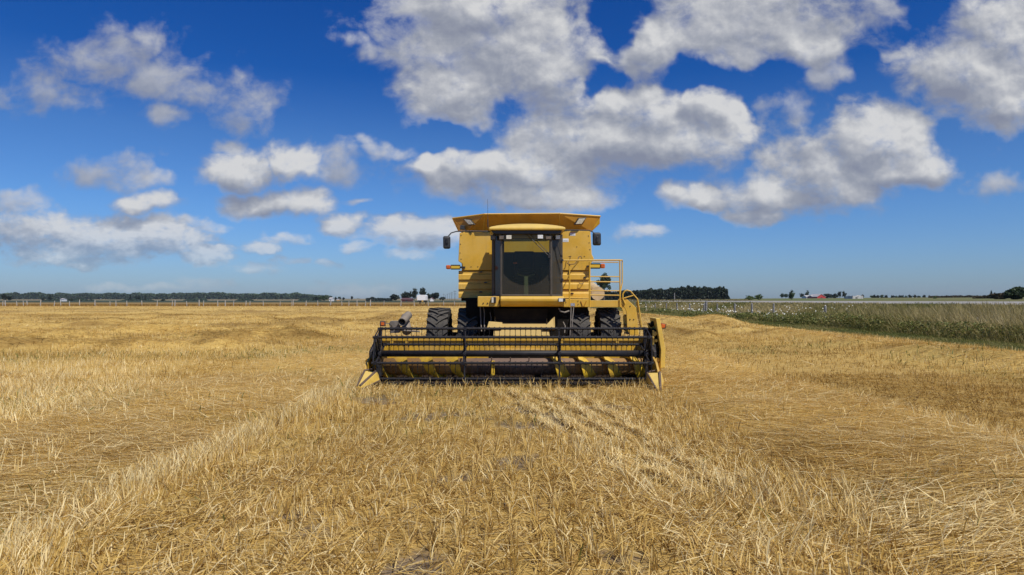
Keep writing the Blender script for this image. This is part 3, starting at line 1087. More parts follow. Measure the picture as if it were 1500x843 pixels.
# white umbels of wild carrot
n = 1000
y = 38 * (150 / 38) ** rng.random(n)
x = rng.uniform(21.5, 33, n)
k = (fbm(x, y, 0.16, 2, 87) > 0.46) & (x < road_x(y) - 4) & (x < 0.62 * y)
x, y = x[k], y[k]
z = bank_z(x, y) + rng.uniform(0.25, 0.75, len(x))
r = rng.uniform(0.02, 0.05, len(x)) * (0.7 + y / 110)
ang = np.arange(6) * math.pi / 3
vs = np.stack([x[:, None] + r[:, None] * np.cos(ang), y[:, None] + r[:, None] * np.sin(ang) * 0.7, z[:, None] + 0.7 * r[:, None] * np.sin(ang)], 2).reshape(-1, 3)
o = np_mesh('wild_flowers', vs, np.arange(len(vs)).reshape(-1, 6), FLOW)
tag(o, 'white flower heads dotted through the bank weeds by the fence', 'flowers', kind='stuff')
# grass along the far fence
n = 26000
y = rng.uniform(198, 225, n)
x = rng.uniform(-170, 22, n)
o = blades('fence_grass', x, y, 0 * x, rng.uniform(0.25, 0.7, n), rng.uniform(0, 6.28, n), np.abs(rng.normal(0.2, 0.2, n)), np.full(n, 0.16), np.clip(rng.normal(0.15, 0.07, n), 0, 1), 0.2 + 0 * x, STRAW, 1)
tag(o, 'tawny grass along the foot of the far wire fence', 'grass', kind='stuff')

# ------------------------------------------------------------------ fences


def post_mesh(mb, x, y, z0, z1, r, lean=0.0):
    tip = (x + lean, y, z1)
    mb.tube((x, y, z0), tip, r * 1.08, 8, r * 0.92)
    mb.tube(tip, (tip[0], y, z1 + r * 0.5), r * 0.92, 8, r * 0.45)


fence = empty('wire_fence', (-60, 200, 0))
tag(fence, 'long wire fence on grey posts along the far end of the field', 'fence')
PXS = [4, 7.7, 25, 34.5, 40, 59, 79.3, 89, 102, 116.4, 139, 161.5, 170, 186, 208, 230, 252, 256, 274, 291.6, 298, 319, 330, 342,
       360, 366, 386, 410, 427.7, 429.6, 448, 465.5, 484, 501, 511, 523, 535, 542.5, 562, 587, 607, 627.6, 650, 666, 690, 712, 735, 770, 800]
tall_px = {7.7, 59, 116.4, 139, 256, 291.6, 429.6, 484, 523, 542.5}
for i, p in enumerate(PXS):
    Y = 199.0 + (i % 3) * 0.3
    x = at(p, 445, Y)[0]
    mb = MB()
    hgt = 1.45 + 0.25 * random.random() + (0.25 if p in tall_px else 0.0)
    post_mesh(mb, x, Y, -0.1, hgt, 0.085 + 0.04 * random.random() + (0.03 if p in tall_px else 0), random.uniform(-0.18, 0.18))
    mb.build('post', WOODPL, fence)
mb = MB()
for zz in (0.45, 0.8, 1.15, 1.4):
    mb.tube((at(-60, 445, 199.3)[0], 199.3, zz), (10.5, 199.3, zz), 0.004, 4)
mb.build('wire', WIRE, fence)

fence2 = empty('roadside_fence', (28, 90, 0))
tag(fence2, 'short row of grey wooden fence posts standing in the flowering roadside weeds', 'fence')
for p, yt, Y, rr in [(930, 445.0, 148, .09), (946.4, 445.2, 134, .1), (960, 445.4, 123, .1), (975.6, 444.8, 115, .1), (992, 444.6, 107, .12), (1010.6, 445, 100, .11),
                 (1030.6, 444.5, 95, .1), (1034.2, 442.3, 94, .17), (1051, 445.4, 88, .11), (1076, 445.4, 83, .12), (1102, 445.3, 78, .12), (1133, 445.4, 72, .11),
                 (1207.5, 449, 58, .12), (1358, 464, 42, .12), (1430.5, 467, 37, .12)]:
    x, zt = at(p, yt, Y)
    zb = float(bank_z(np.array([x]), np.array([Y]))[0]) - 0.1
    mb = MB()
    post_mesh(mb, x, Y, zb, max(zt, zb + 0.7), rr, random.uniform(-0.06, 0.10))
    mb.build('post', WOODP, fence2)

# ------------------------------------------------------------------ trees


def crown_points(cx, cy, z0, z1, w, n, kind):
    """points filling the crown; kind: round, tall, cone, open"""
    h = z1 - z0
    pts = []
    if kind == 'cone':
        t = rng.random(n) ** 0.75
        rad = (1 - t) * w / 2 * (0.75 + 0.35 * np.sin(t * 40)) * np.sqrt(rng.random(n))
        a = rng.uniform(0, 2 * math.pi, n)
        return np.stack([cx + rad * np.cos(a), cy + rad * np.sin(a), z0 + t * h], 1)
    nb = {'round': 34, 'tall': 26, 'open': 26}[kind]
    for k in range(nb):
        # lobes spread through an egg-shaped crown
        u = rng.normal(size=3)
        u /= np.linalg.norm(u)
        rr = rng.random() ** 0.6
        c = np.array([cx + u[0] * w * 0.36 * rr, cy + u[1] * w * 0.36 * rr, z0 + h * 0.5 + u[2] * h * 0.37 * rr])
        r = rng.uniform(0.11, 0.21 if kind != 'open' else 0.14)
        m = n // nb
        q = rng.normal(size=(m, 3))
        q /= np.linalg.norm(q, axis=1, keepdims=True)
        q *= (rng.random((m, 1)) ** 0.4)
        pts.append(c + q * np.array([w * r, w * r, min(h, w * 1.3) * r * 0.9]))
    return np.concatenate(pts, 0)


def tree(name, label, px, py_top, py_base, wpx, Y, kind='round', m=LEAF, n=1200, group=None, zbase=None, trunk_frac=0.22, cat='tree'):
    x, zt = at(px, py_top, Y)
    zb = at(px, py_base, Y)[1] if zbase is None else zbase
    wd = wpx * Y / F * (1.0 if kind in ('open', 'cone') else 1.15)
    h = zt - zb
    root = empty(name, (x, Y, zb))
    tag(root, label, cat, group)
    c0 = zb + h * trunk_frac * (0.75 if kind == 'open' else 0.2)
    mb = MB()
    r = max(0.03 * h, 0.05)
    mb.tube((x, Y, zb - 0.4), (x + 0.02 * h, Y, zb + h * 0.62), r, 7, r * 0.35)
    for k in range(5):
        a = k * 2.4
        z_ = zb + h * (trunk_frac + 0.09 * k)
        mb.tube((x, Y, z_), (x + math.cos(a) * wd * 0.3, Y + math.sin(a) * wd * 0.3, z_ + h * 0.2), r * 0.42, 5, r * 0.12)
    mb.build('trunk', BARK, root)
    pts = crown_points(x, Y, c0, zt, wd, n, kind)
    size = max(1.3 * Y / F, wd * (0.075 if n > 2000 else 0.11))
    tone = np.clip(0.5 + 0.5 * (fbm(pts[:, 0] * 1.0, pts[:, 2] * 1.0, 3.0 / max(wd, 1), 2, int(px)) - 0.5) * 2 + rng.normal(0, 0.18, len(pts)), 0, 1)
    vs, fs, tn = leaf_quads(pts, size, tone)
    np_mesh('crown', vs, fs, m, tn, root)
    return root


tree('poplar_tree', 'loose green roadside tree seen through the platform railing of the harvester', 884.5, 394, 439, 27, 210, 'open', LEAF, 2600, trunk_frac=0.2)
# left side, from the edge of the picture
tree('broadleaf_tree', 'dark upright tree at the far left end of the woods', 7, 428.8, 442, 9, 420, 'round', LEAFD, 700)
tree('broadleaf_tree', 'smaller dark tree just right of the leftmost upright tree', 14.5, 433, 441, 7, 430, 'round', LEAFD, 500)
tree('broadleaf_tree', 'small dark tree in the pale field left of the white shed', 63, 435, 441.3, 7, 520, 'round', LEAFD, 400)
tree('broadleaf_tree', 'tallest dark tree in the pale field left of the white shed', 73, 431, 441.3, 8, 520, 'round', LEAFD, 500)
tree('shrub', 'low dark dome shaped bush right of the white shed', 104, 437.5, 441.6, 7, 480, 'round', LEAFD, 300, trunk_frac=0.05, cat='bush')
tree('shrub', 'tiny dark bush behind the tall fence post on the left', 117, 439, 441.6, 4, 480, 'round', LEAFD, 200, trunk_frac=0.05, cat='bush')
tree('conifer_tree', 'pointed dark tree in front of the far left woods', 191, 432.5, 440.8, 6, 600, 'cone', LEAFD, 400)
tree('broadleaf_tree', 'dark twin topped tree before the middle of the left woods', 202, 431, 440.5, 10, 600, 'round', LEAFD, 500)
tree('conifer_tree', 'slim dark tree right of the twin topped tree', 212.5, 432.8, 440.6, 4.5, 600, 'cone', LEAFD, 300)
tree('shrub', 'lone dark round bush on the strip of pale field', 239, 438.3, 441.8, 6.5, 480, 'round', LEAFD, 300, trunk_frac=0.05, cat='bush')
tree('broadleaf_tree', 'bushy dark tree at the right end of the left woods', 463, 434, 441, 11, 650, 'round', LEAFD, 500)
tree('broadleaf_tree', 'broad lighter green tree beside the small white farm shed', 474, 432, 441, 14, 600, 'round', LEAF, 800, trunk_frac=0.08)
tree('broadleaf_tree', 'small dark tree behind the low orange shed', 492, 434.5, 440.5, 3.5, 800, 'tall', LEAFD, 250)
tree('broadleaf_tree', 'bushy small tree just right of the low orange shed', 497.5, 434.5, 440.5, 5, 800, 'round', LEAFF, 300)
tree('broadleaf_tree', 'narrow small tree between the orange shed and the lollipop tree', 503.3, 435.5, 440.5, 3.2, 800, 'tall', LEAFD, 250)
tree('broadleaf_tree', 'lone lollipop shaped tree on the bare stretch of horizon', 515.5, 433, 440.5, 3.6, 800, 'round', LEAFD, 300, trunk_frac=0.4)
tree('broadleaf_tree', 'round dark tree standing alone left of the white trailer', 579.5, 430.2, 441.2, 15.5, 400, 'round', LEAFD, 1100, trunk_frac=0.12)
tree('broadleaf_tree', 'broad dark tree on the left flank of the white trailer', 597, 427.5, 441, 20, 420, 'round', LEAFD, 1100, trunk_frac=0.1)
tree('broadleaf_tree', 'tall dark tree rising left behind the white trailer', 606.5, 420.8, 441, 12, 430, 'tall', LEAFD, 1100, trunk_frac=0.2)
tree('broadleaf_tree', 'tall dark tree with spreading top right above the white trailer', 619, 420.8, 441, 14, 430, 'tall', LEAFD, 1100, trunk_frac=0.25)
tree('broadleaf_tree', 'wide dark tree right of the white trailer', 634, 427.8, 441, 22, 420, 'round', LEAFD, 1300, trunk_frac=0.1)
tree('shrub', 'low dark bush between the wide tree and the utility poles', 648, 434.3, 441, 9.5, 420, 'round', LEAFD, 500, trunk_frac=0.06, cat='bush')
# right side
tree('shrub', 'bright green bush clump beyond the road right of the dark wood', 1098, 432.3, 440.3, 14, 170, 'round', LEAFL, 700, trunk_frac=0.05, cat='bush')
tree('shrub', 'pointed bright green bush at the right end of the clump past the dark wood', 1111, 431, 440.3, 13, 172, 'round', LEAFL, 700, trunk_frac=0.05, cat='bush')
tree('broadleaf_tree', 'small round tree left of the green roadside tree', 1145.5, 429.3, 437, 6.5, 520, 'round', LEAF, 400)
tree('broadleaf_tree', 'low round tree touching the left side of the green roadside tree', 1151, 430.2, 437, 7, 520, 'round', LEAF, 400)
tree('broadleaf_tree', 'lopsided green tree standing right behind the raised road', 1159, 424.3, 441, 11, 150, 'round', LEAF, 1000, trunk_frac=0.2)
tree('broadleaf_tree', 'dark squat tree left of the white farmhouse', 1174.5, 429.8, 437, 8, 520, 'round', LEAFD, 450)
tree('broadleaf_tree', 'tall slender tree behind the white farmhouse', 1182, 425, 437, 6.5, 540, 'tall', LEAF, 500)
tree('broadleaf_tree', 'wide dark tree touching the right side of the red barn', 1212, 428.8, 438.5, 15, 480, 'round', LEAFD, 800, trunk_frac=0.08)
tree('broadleaf_tree', 'wide dark tree filling the gap before the twin tall trees', 1222.5, 429.8, 438.8, 13, 480, 'round', LEAFD, 700, trunk_frac=0.08)
tree('broadleaf_tree', 'left one of the twin tall trees between barn and stone ruin', 1230, 424, 439, 5.8, 470, 'tall', LEAFD, 600, trunk_frac=0.15)
tree('broadleaf_tree', 'right one of the twin tall trees between barn and stone ruin', 1236.5, 424, 439, 6.2, 470, 'tall', LEAFD, 600, trunk_frac=0.15)
tree('shrub', 'rusty brown bush between the twin tall trees and the stone ruin', 1243.5, 434.5, 440, 9, 460, 'round', LEAFB, 400, trunk_frac=0.05, cat='bush')
tree('broadleaf_tree', 'small tree peeping over the right end of the stone ruin', 1263.5, 431, 438, 4.5, 560, 'round', LEAFD, 300)
for i, (p, yt) in enumerate([(1277, 432.3), (1281, 431.6), (1286, 431.6), (1292, 431.3), (1298, 431.8), (1307.5, 431.8), (1313, 433), (1318.3, 431.8), (1322, 432.2), (1327, 433), (1333, 431.5), (1340, 431.5), (1346, 433.2), (1353, 431.2)]):
    tree('broadleaf_tree', 'small round tree in the even row right of the stone ruin', p, yt, 439, 5.4, 500, 'round', LEAFD if i % 3 else LEAF, 350, group='row of small trees on the right horizon', trunk_frac=0.12)
tree('shrub', 'yellowish green bush just behind the road right of the row of trees', 1369, 433.5, 440.5, 6, 180, 'round', LEAFL, 300, trunk_frac=0.05, cat='bush')
tree('conifer_tree', 'dark pointed shrub poking out of the right hedge', 1452, 426, 440.5, 9, 140, 'cone', LEAFD, 600)
tree('broadleaf_tree', 'large leafy dark green shrub at the right edge of the picture', 1488, 417.5, 442.5, 40, 95, 'open', LEAF, 4200, trunk_frac=0.02)
tree('shrub', 'round dark shrub on the left flank of the large shrub at the right edge', 1466, 427.5, 441.5, 22, 110, 'round', LEAFB, 1500, trunk_frac=0.02, cat='bush')

# far woods that read as one mass


def wood(name, label, px0, px1, Y, depth, top_f, base_py, m, n, size):
    t = rng.random(n)
    p = px0 + (px1 - px0) * t
    yy = Y + depth * rng.random(n) ** 1.5
    x = (p - 750) / F * yy
    zb = EYE + (HZ - base_py) / F * Y
    top = EYE + (HZ - top_f(p)) / F * Y
    # separate rounded crowns along the edge
    cr = 0.6 * vnoise(p, p * 0, 0.22, 91) + 0.4 * vnoise(p, p * 0, 0.6, 191)
    zt = zb + (top - zb) * (0.84 + 0.2 * cr)
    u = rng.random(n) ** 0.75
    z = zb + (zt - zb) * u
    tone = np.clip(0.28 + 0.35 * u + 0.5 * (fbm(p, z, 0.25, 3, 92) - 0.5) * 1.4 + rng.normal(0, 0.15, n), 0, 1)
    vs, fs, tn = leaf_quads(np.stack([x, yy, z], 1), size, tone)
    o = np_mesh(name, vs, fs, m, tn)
    tag(o, label, 'wood', kind='stuff')
    return o


wood('far_wood', 'long dark green wood along the left horizon', -60, 486, 1250, 90, lambda p: 429.3 + 2.6 * (vnoise(p, p * 0, 0.09, 93) - 0.5) - 0.8 * band(p, 280, 345, 8) + 4 * sstep(p, 425, 486), 438.6, LEAFF, 26000, 3.2)
for pa, pb in ((58, 140), (176, 226), (268, 306), (344, 372), (436, 472)):
    wood('field_hedge', 'ragged dark hedges breaking up the pale field below the left woods', pa, pb, 860, 15, lambda p, a=pa, b=pb: 437.2 + 1.4 * vnoise(p, p * 0, 0.45, 101) + 3.2 * (np.abs(p - (a + b) / 2) / ((b - a) / 2)) ** 3, 441.0, LEAFF, int(26 * (pb - pa)), 1.3)
wood('low_hedge', 'low dark hedge on the horizon left of the round tree', 536, 575, 700, 20, lambda p: 436.6 - 2.0 * np.exp(-((p - 546) / 4.0) ** 2) + 0.8 * vnoise(p, p * 0, 0.5, 94), 441.3, LEAFD, 2500, 0.9)
wood('far_wood', 'faint low wood on the middle of the left horizon', 486, 580, 2200, 60, lambda p: 437.5 + 1.0 * vnoise(p, p * 0, 0.2, 95), 440.5, LEAFF, 3000, 3.5)
wood('dark_wood', 'dense almost black wood behind the road right of the harvester', 860, 1066, 330, 40,
     lambda p: np.interp(p, [860, 930, 960, 985, 1000, 1010, 1030, 1060, 1066, 1068], [427.5, 425.0, 423.0, 421.0, 419.3, 418.3, 420.5, 420.4, 423, 434]) + 1.4 * (vnoise(p, p * 0, 0.28, 96) - 0.5) * 2, 440.5, LEAFD, 30000, 0.9)
wood('dark_wood_margin', 'ragged end of the dark wood with sky showing through', 1060, 1069, 330, 12, lambda p: np.interp(p, [1060, 1064, 1069], [421, 427, 437]), 440.5, LEAFD, 700, 0.7)
wood('field_hedge', 'long brown hedge on the right horizon behind the road', 1360, 1452, 320, 10, lambda p: 432.6 + 1.2 * vnoise(p, p * 0, 0.25, 97), 439.8, LEAFB, 6000, 0.55)
wood('field_hedge', 'dark brown hedge rising to the large shrub on the right', 1425, 1480, 150, 8, lambda p: np.interp(p, [1425, 1450, 1480], [435, 431, 426]) + 2.0 * vnoise(p, p * 0, 0.3, 98), 441.5, LEAFB, 5000, 0.35)
wood('brush', 'dry tan brush at the foot of the dark wood', 905, 1100, 120, 40, lambda p: 437.8 + 1.8 * vnoise(p, p * 0, 0.35, 99), 441.3, straw_mat('dry_brush', [(0, (0.10, 0.085, 0.03)), (1, (0.28, 0.22, 0.09))]), 5000, 0.14)

# ------------------------------------------------------------------ far buildings and poles
MWALL = plain('white_boards', (0.74, 0.72, 0.70), 0.7, 0, 0.12, 1.0)
MRED = plain('barn_red', (0.52, 0.045, 0.04), 0.7, 0, 0.2, 1.0)
MROOF = plain('pale_tin_roof', (0.58, 0.54, 0.50), 0.5, 0.1, 0.15, 1.0)
MROOFD = plain('dark_roof', (0.10, 0.045, 0.045), 0.8, 0, 0.2, 1.0)
MSTONE = plain('pale_stone', (0.56, 0.54, 0.50), 0.9, 0, 0.35, 1.2, bump=0.4)
MDOOR = plain('dark_opening', (0.03, 0.03, 0.035), 0.6, 0, 0.1)
MORG = plain('orange_tin', (0.62, 0.36, 0.14), 0.7, 0, 0.15)


def house(name, label, px0, px1, py_eave, py_ridge, py_base, Y, depth, wall, roof, gable_front=False, cat='house', door=True, windows=2):
    x0, ze = at(px0, py_eave, Y)
    x1, zr = at(px1, py_ridge, Y)
    zb = at(px0, py_base, Y)[1] - 0.3
    root = empty(name, ((x0 + x1) / 2, Y, zb))
    tag(root, label, cat)
    xc = (x0 + x1) / 2
    ov = 0.25
    mb = MB()
    if gable_front:
        mb.pris_y([(x0, zb), (x1, zb), (x1, ze), (xc, zr), (x0, ze)], Y, Y + depth)
        mb.build('wall', wall, root)
        mb = MB()
        t = 0.18
        for sgn, xe in ((-1, x0), (1, x1)):
            sl = (zr - ze) / (xc - x0)
            mb.pris_y([(xe + sgn * ov, ze - ov * sl + 0.02), (xc, zr + 0.02), (xc, zr + t + 0.02), (xe + sgn * ov, ze - ov * sl + t + 0.02)], Y - 0.25, Y + depth + 0.25)
        mb.build('roof', roof, root)
    else:
        yc = Y + depth / 2
        mb.pris_x([(Y, zb), (Y + depth, zb), (Y + depth, ze), (yc, zr), (Y, ze)], x0, x1)
        mb.build('wall', wall, root)
        mb = MB()
        t = 0.18
        for ye in (Y, Y + depth):
            sgn = -1 if ye == Y else 1
            sl = (zr - ze) / (depth / 2)
            mb.pris_x([(ye + sgn * ov, ze - ov * sl + 0.02), (yc, zr + 0.02), (yc, zr + t + 0.02), (ye + sgn * ov, ze - ov * sl + t + 0.02)], x0 - 0.25, x1 + 0.25)
        mb.build('roof', roof, root)
    wd = x1 - x0
    if door:
        mb = MB()
        mb.box(xc - wd * 0.09, xc + wd * 0.09, Y - 0.06, Y + 0.1, zb, zb + (ze - zb) * 0.72)
        mb.build('door', MDOOR, root)
    for k in range(windows):
        mb = MB()
        u = x0 + wd * (0.2 + 0.6 * k / max(1, windows - 1))
        mb.box(u - wd * 0.06, u + wd * 0.06, Y - 0.05, Y + 0.1, zb + (ze - zb) * 0.45, zb + (ze - zb) * 0.78)
        mb.build('window', MDOOR, root)
    return root


house('barn', 'red barn with pale tin roof on the right horizon', 1197, 1209.5, 435.0, 431.2, 438.3, 470, 14, MRED, MROOF, True, 'barn', True, 0)
house('barn_wing', 'pale roofed low wing joined to the left of the red barn', 1191.5, 1196.6, 435.6, 433.2, 438.0, 476, 10, plain('wing_wall', (0.2, 0.03, 0.03), 0.7), MROOF, False, 'barn', False, 0)
house('farmhouse', 'small white farmhouse left of the red barn', 1181.5, 1190, 435.3, 433.2, 437.6, 500, 8, MWALL, MROOF, False, 'house', True, 2)
house('farmhouse', 'small white gabled house among the dark trees right of the trailer', 630, 634.4, 438.0, 436.2, 441, 415, 6, MWALL, MROOFD, True, 'house', False, 1)
house('farm_shed', 'low maroon roofed farm shed under the trees left of the trailer', 588, 603, 439.3, 437.3, 441.2, 405, 6, plain('maroon_boards', (0.10, 0.03, 0.03), 0.8), MROOFD, False, 'shed', True, 0)
house('farm_shed', 'small white farm shed beside the broad light green tree', 482, 486.3, 438.0, 436.4, 441, 590, 7, MWALL, MROOF, False, 'shed', True, 1)
house('farm_shed', 'low orange shed in front of the small trees on the left horizon', 493, 496.3, 439.3, 438.6, 441, 640, 5, MORG, MROOF, False, 'shed', False, 0)
house('farm_shed', 'small white shed in the pale field below the left woods', 88, 91.2, 438.8, 437.7, 441.2, 560, 6, MWALL, MROOF, False, 'shed', True, 0)

# white trailer under the dark trees
x0, zt = at(610.8, 432.3, 300)
x1, zb = at(623.2, 440.3, 300)
tr = empty('box_trailer', ((x0 + x1) / 2, 300, 0))
tag(tr, 'white round topped box trailer parked before the dark trees', 'trailer')
mb = MB()
rr = 0.7
pf = [(x0, zb), (x1, zb), (x1, zt - rr * 0.6), (x1 - rr * 0.4, zt - rr * 0.15), (x1 - rr * 1.4, zt), (x0 + rr * 1.4, zt), (x0 + rr * 0.4, zt - rr * 0.15), (x0, zt - rr * 0.6)]
mb.pris_y(pf, 300, 308)
mb.build('body', plain('trailer_white', (0.78, 0.78, 0.77), 0.4, 0, 0.06), tr, 0.05)
mb = MB()
mb.box(x0 - 0.03, x0 + 0.10, 299.95, 300.05, zb + 0.3, zt - 0.8)
mb.build('side_strip', MORG, tr)
mb = MB()
mb.box(x0 + 0.3, x1 - 0.3, 300.2, 308, zb - 0.6, zb - 0.02)
mb.build('chassis', DRK, tr)
for xx in (x0 + 0.35, x1 - 0.75):
    mb = MB()
    mb.lathe_x([(-0.18, 0.35), (-0.18, 0.55), (0.18, 0.55), (0.18, 0.35)], xx + 0.2, 306, 0.55, 20)
    mb.build('wheel', TYRE, tr)
mb = MB()
mb.box(x1 - 1.7, x1 - 0.9, 300.0, 300.15, zb - 0.55, zb - 0.05)
mb.build('number_plate', YEL, tr)

# ruin of pale stone
x0, zt = at(1249, 432.6, 240)
x1, zb = at(1264.5, 441, 240)
ru = empty('stone_ruin', ((x0 + x1) / 2, 240, zb))
tag(ru, 'roofless pale stone ruin with jagged top just behind the road', 'ruin')
mb = MB()
pr = [(x0, zb - 0.5), (x1, zb - 0.5)]
prof = [0.35, 0.2, 0.32, 0.22, 0.1, 0.0, 0.12, 0.3, 0.25, 0.5, 0.35, 0.15]
for i, d in enumerate(prof):
    pr.append((x1 - (x1 - x0) * i / (len(prof) - 1), zt - d))
mb.pris_y(pr, 240, 240.5)
mb.build('front_wall', MSTONE, ru)
mb = MB()
mb.pris_x([(240.52, zb - 0.5), (246, zb - 0.5), (246, zt - 0.6), (243, zt - 0.2), (240.52, zt - 0.3)], x0, x0 + 0.5)
mb.pris_x([(240.52, zb - 0.5), (246, zb - 0.5), (246, zt - 0.9), (243, zt - 0.5), (240.52, zt - 0.6)], x1 - 0.5, x1)
mb.build('side_wall', MSTONE, ru)
mb = MB()
mb.box(x0 + 1.0, x0 + 1.7, 239.94, 240.1, zb + 0.7, zb + 1.4)
mb.build('window_opening', plain('ruin_opening', (0.2, 0.19, 0.17), 0.9), ru)

# utility poles, one behind the other along the road
pole_m = plain('pole_timber', (0.13, 0.11, 0.10), 0.9, 0, 0.2)
for i, (p, yt, Y) in enumerate([(666.4, 425.8, 620), (661.8, 428.2, 740), (658.8, 429.8, 850), (655.4, 430.6, 930), (652.6, 432.8, 1150), (650, 430.6, 930)]):
    x, z = at(p, yt, Y)
    root = empty('utility_pole', (x, Y, 0))
    tag(root, 'tallest utility pole close to the left side panel of the harvester' if i == 0 else 'thin utility pole of the receding row left of the harvester', 'utility pole', 'row of utility poles')
    mb = MB()
    mb.tube((x, Y, 0), (x, Y, z), 0.24, 6, 0.16)
    mb.build('mast', pole_m, root)
    mb = MB()
    mb.box(x - 1.5, x + 1.5, Y - 0.3, Y - 0.17, z - 0.9, z - 0.65)
    mb.build('crossarm', pole_m, root)
    if i in (0, 1):
        mb = MB()
        mb.box(x - 1.2, x + 1.2, Y - 0.3, Y - 0.17, z - 3.2, z - 2.95)
        mb.build('crossarm', pole_m, root)
x, z = at(988, 429.8, 150)
mb = MB()
post_mesh(mb, x, 150, 1.2, z, 0.10)
o = mb.build('marker_post', WOODP)
tag(o, 'single pale post standing before the dark wood', 'post')

# ------------------------------------------------------------------ the combine harvester
CX = 0.33
PY = 17.4            # front of the body panels
CMB = empty('combine_harvester', (CX, 17.4, 0))
tag(CMB, 'large yellow combine harvester with dark cab and wide black reel facing the camera', 'combine harvester')


def poly_at(pts, Y):
    return [at(px, py, Y) for px, py in pts]


# body behind the panels
xl, xr = at(674, 400, PY)[0], at(867, 400, PY)[0]
mb = MB()
mb.pris_y([(xl + 0.03, 1.86), (xr - 0.03, 1.86), (xr - 0.03, 3.58), (xl + 0.03, 3.58)], PY + 0.08, 22.4)
mb.pris_x([(22.38, 1.3), (24.3, 1.2), (24.3, 2.3), (23.4, 2.9), (22.38, 3.1)], xl + 0.25, xr - 0.25)
mb.build('body', YEL, CMB, 0.03)

# front panels: smooth above, louvred below
for side in (-1, 1):
    if side < 0:
        up = [(673.3, 341.3), (671.3, 382.7), (677.4, 387), (677.4, 396.3), (735, 396.3), (735, 341.3)]
        a, b = 671.6, 735
    else:
        up = [(810, 338.3), (810, 396.3), (863.5, 396.3), (863.5, 392), (870.0, 378.8), (866.9, 372.6), (864.9, 338.3)]
        a, b = 810, 863.2
    mb = MB()
    mb.pris_y(poly_at(up, PY), PY, PY + 0.07)
    pan = mb.build('front_panel', YEL, CMB, 0.012)
    xa, xb = at(a, 420, PY)[0], at(b, 420, PY)[0]
    # saw-tooth profile of three slats
    zs = [at(750, q, PY)[1] for q in (396.6, 410.3, 424.2, 437.2)]
    prof = []
    for k in range(3):
        zt, zb = zs[k], zs[k + 1]
        zm = zt - (zt - zb) * 0.42
        prof += [(PY + 0.055, zt - 0.012), (PY + 0.035, zt - 0.016), (PY + 0.030, zm + 0.022), (PY + 0.0, zm - 0.012), (PY - 0.005, zb + 0.010), (PY + 0.055, zb + 0.004)]
    prof += [(PY + 0.075, zs[3]), (PY + 0.075, zs[0] - 0.004)]
    mb = MB()
    mb.pris_x(prof, xa, xb)
    lv = mb.build('louvre', YEL, pan)
    # seam, small latches and bolts
    mb = MB()
    for (px, py) in ([(704.5, 398.7), (704.3, 428), (711, 414.3)] if side < 0 else [(857, 406.5), (834.5, 399), (838, 430)]):
        x, z = at(px, py, PY)
        mb.box(x - 0.035, x + 0.035, PY - 0.03, PY + 0.05, z - 0.014, z + 0.014)
    mb.build('latch', BLK, pan)
    mb = MB()
    for (px, py) in ([(675.5, 345), (674.5, 358), (674, 371), (690, 391), (700, 391), (675.5, 380)] if side < 0 else [(862, 346), (863, 356), (864, 366), (852, 378), (856, 376), (845, 362)]):
        x, z = at(px, py, PY)
        mb.tube((x, PY - 0.008, z), (x, PY + 0.02, z), 0.013, 6)
    mb.build('bolt', BLK, pan)

# stickers on the right panel and the platform plate
for (x0p, y0p, x1p, y1p, red) in [(835.2, 341, 842.8, 345.6, True), (824.4, 349.8, 832.8, 354.8, False)]:
    xa, za = at(x0p, y1p, PY)
    xb, zb = at(x1p, y0p, PY)
    mb = MB()
    mb.box(xa, xb, PY - 0.004, PY + 0.01, za, zb)
    st = mb.build('warning_sticker', STICK, CMB)
    mb = MB()
    if red:
        mb.box(xa + 0.004, xb - 0.004, PY - 0.007, PY + 0.004, zb - 0.018, zb - 0.003)
        mb.build('red_band', STRED, st)
        mb = MB()
    for k in range(3):
        zz = za + 0.012 + 0.014 * k
        mb.box(xa + 0.012, xb - 0.014 - 0.012 * (k % 2), PY - 0.006, PY + 0.004, zz, zz + 0.003)
    mb.build('print', STGREY, st)

# grain hopper: flared extension
HB = 3.56
fy = 17.12
c1x, cz = at(709.6, 314.1, fy)
c2x = at(819.5, 312.5, fy)[0]
tlx, tlz = at(663.3, 320.2, 17.8)
trx, trz = at(879.0, 317.1, 17.42)
bl = at(684.4, 337.3, PY + 0.06)[0]
br = at(866.0, 337.3, PY + 0.06)[0]
yb = PY + 0.06
lip = [(tlx, 17.8, tlz), (c1x, fy, cz), (c2x, fy, cz + 0.015), (trx, 17.42, trz), (trx + 0.12, 21.0, trz), (tlx - 0.1, 21.0, tlz)]
base = [(bl, yb, HB), (c1x - 0.03, yb, HB), (c2x + 0.03, yb, HB), (br, yb, HB), (br, 20.5, HB), (bl, 20.5, HB)]
mb = MB()
up_t = 0.03
for k in range(6):
    q = (k + 1) % 6
    A, B, C, D = Vector(base[k]), Vector(base[q]), Vector(lip[q]), Vector(lip[k])
    tris = [(A, B, C), (A, C, D)] if k != 2 else [(A, B, D), (B, C, D)]
    nrm = (B - A).cross(D - A).normalized()
    off = nrm * -0.025
    for tr_ in tris:
        mb.hexa(list(tr_), [p_ + off for p_ in tr_])
hop = mb.build('grain_hopper', ORG, CMB, 0.008)
mb = MB()
for k in range(6):                       # rolled lip
    q = (k + 1) % 6
    mb.tube(lip[k], lip[q], 0.022, 6)
mb.build('rolled_lip', YEL, hop)
mb = MB()                                # folded end of the right flare
e0, e1 = Vector(lip[3]), Vector(base[3])
mb.hexa([e0, e0 + Vector((0.0, 0.06, -0.17)), e1 + Vector((-0.02, 0.03, 0.0)), e1 + Vector((-0.18, 0.0, 0.02))],
        [e0 + Vector((0.02, 0.2, 0)), e0 + Vector((0.02, 0.2, -0.17)), e1 + Vector((0.02, 0.1, 0)), e1 + Vector((0, 0.1, 0.02))])
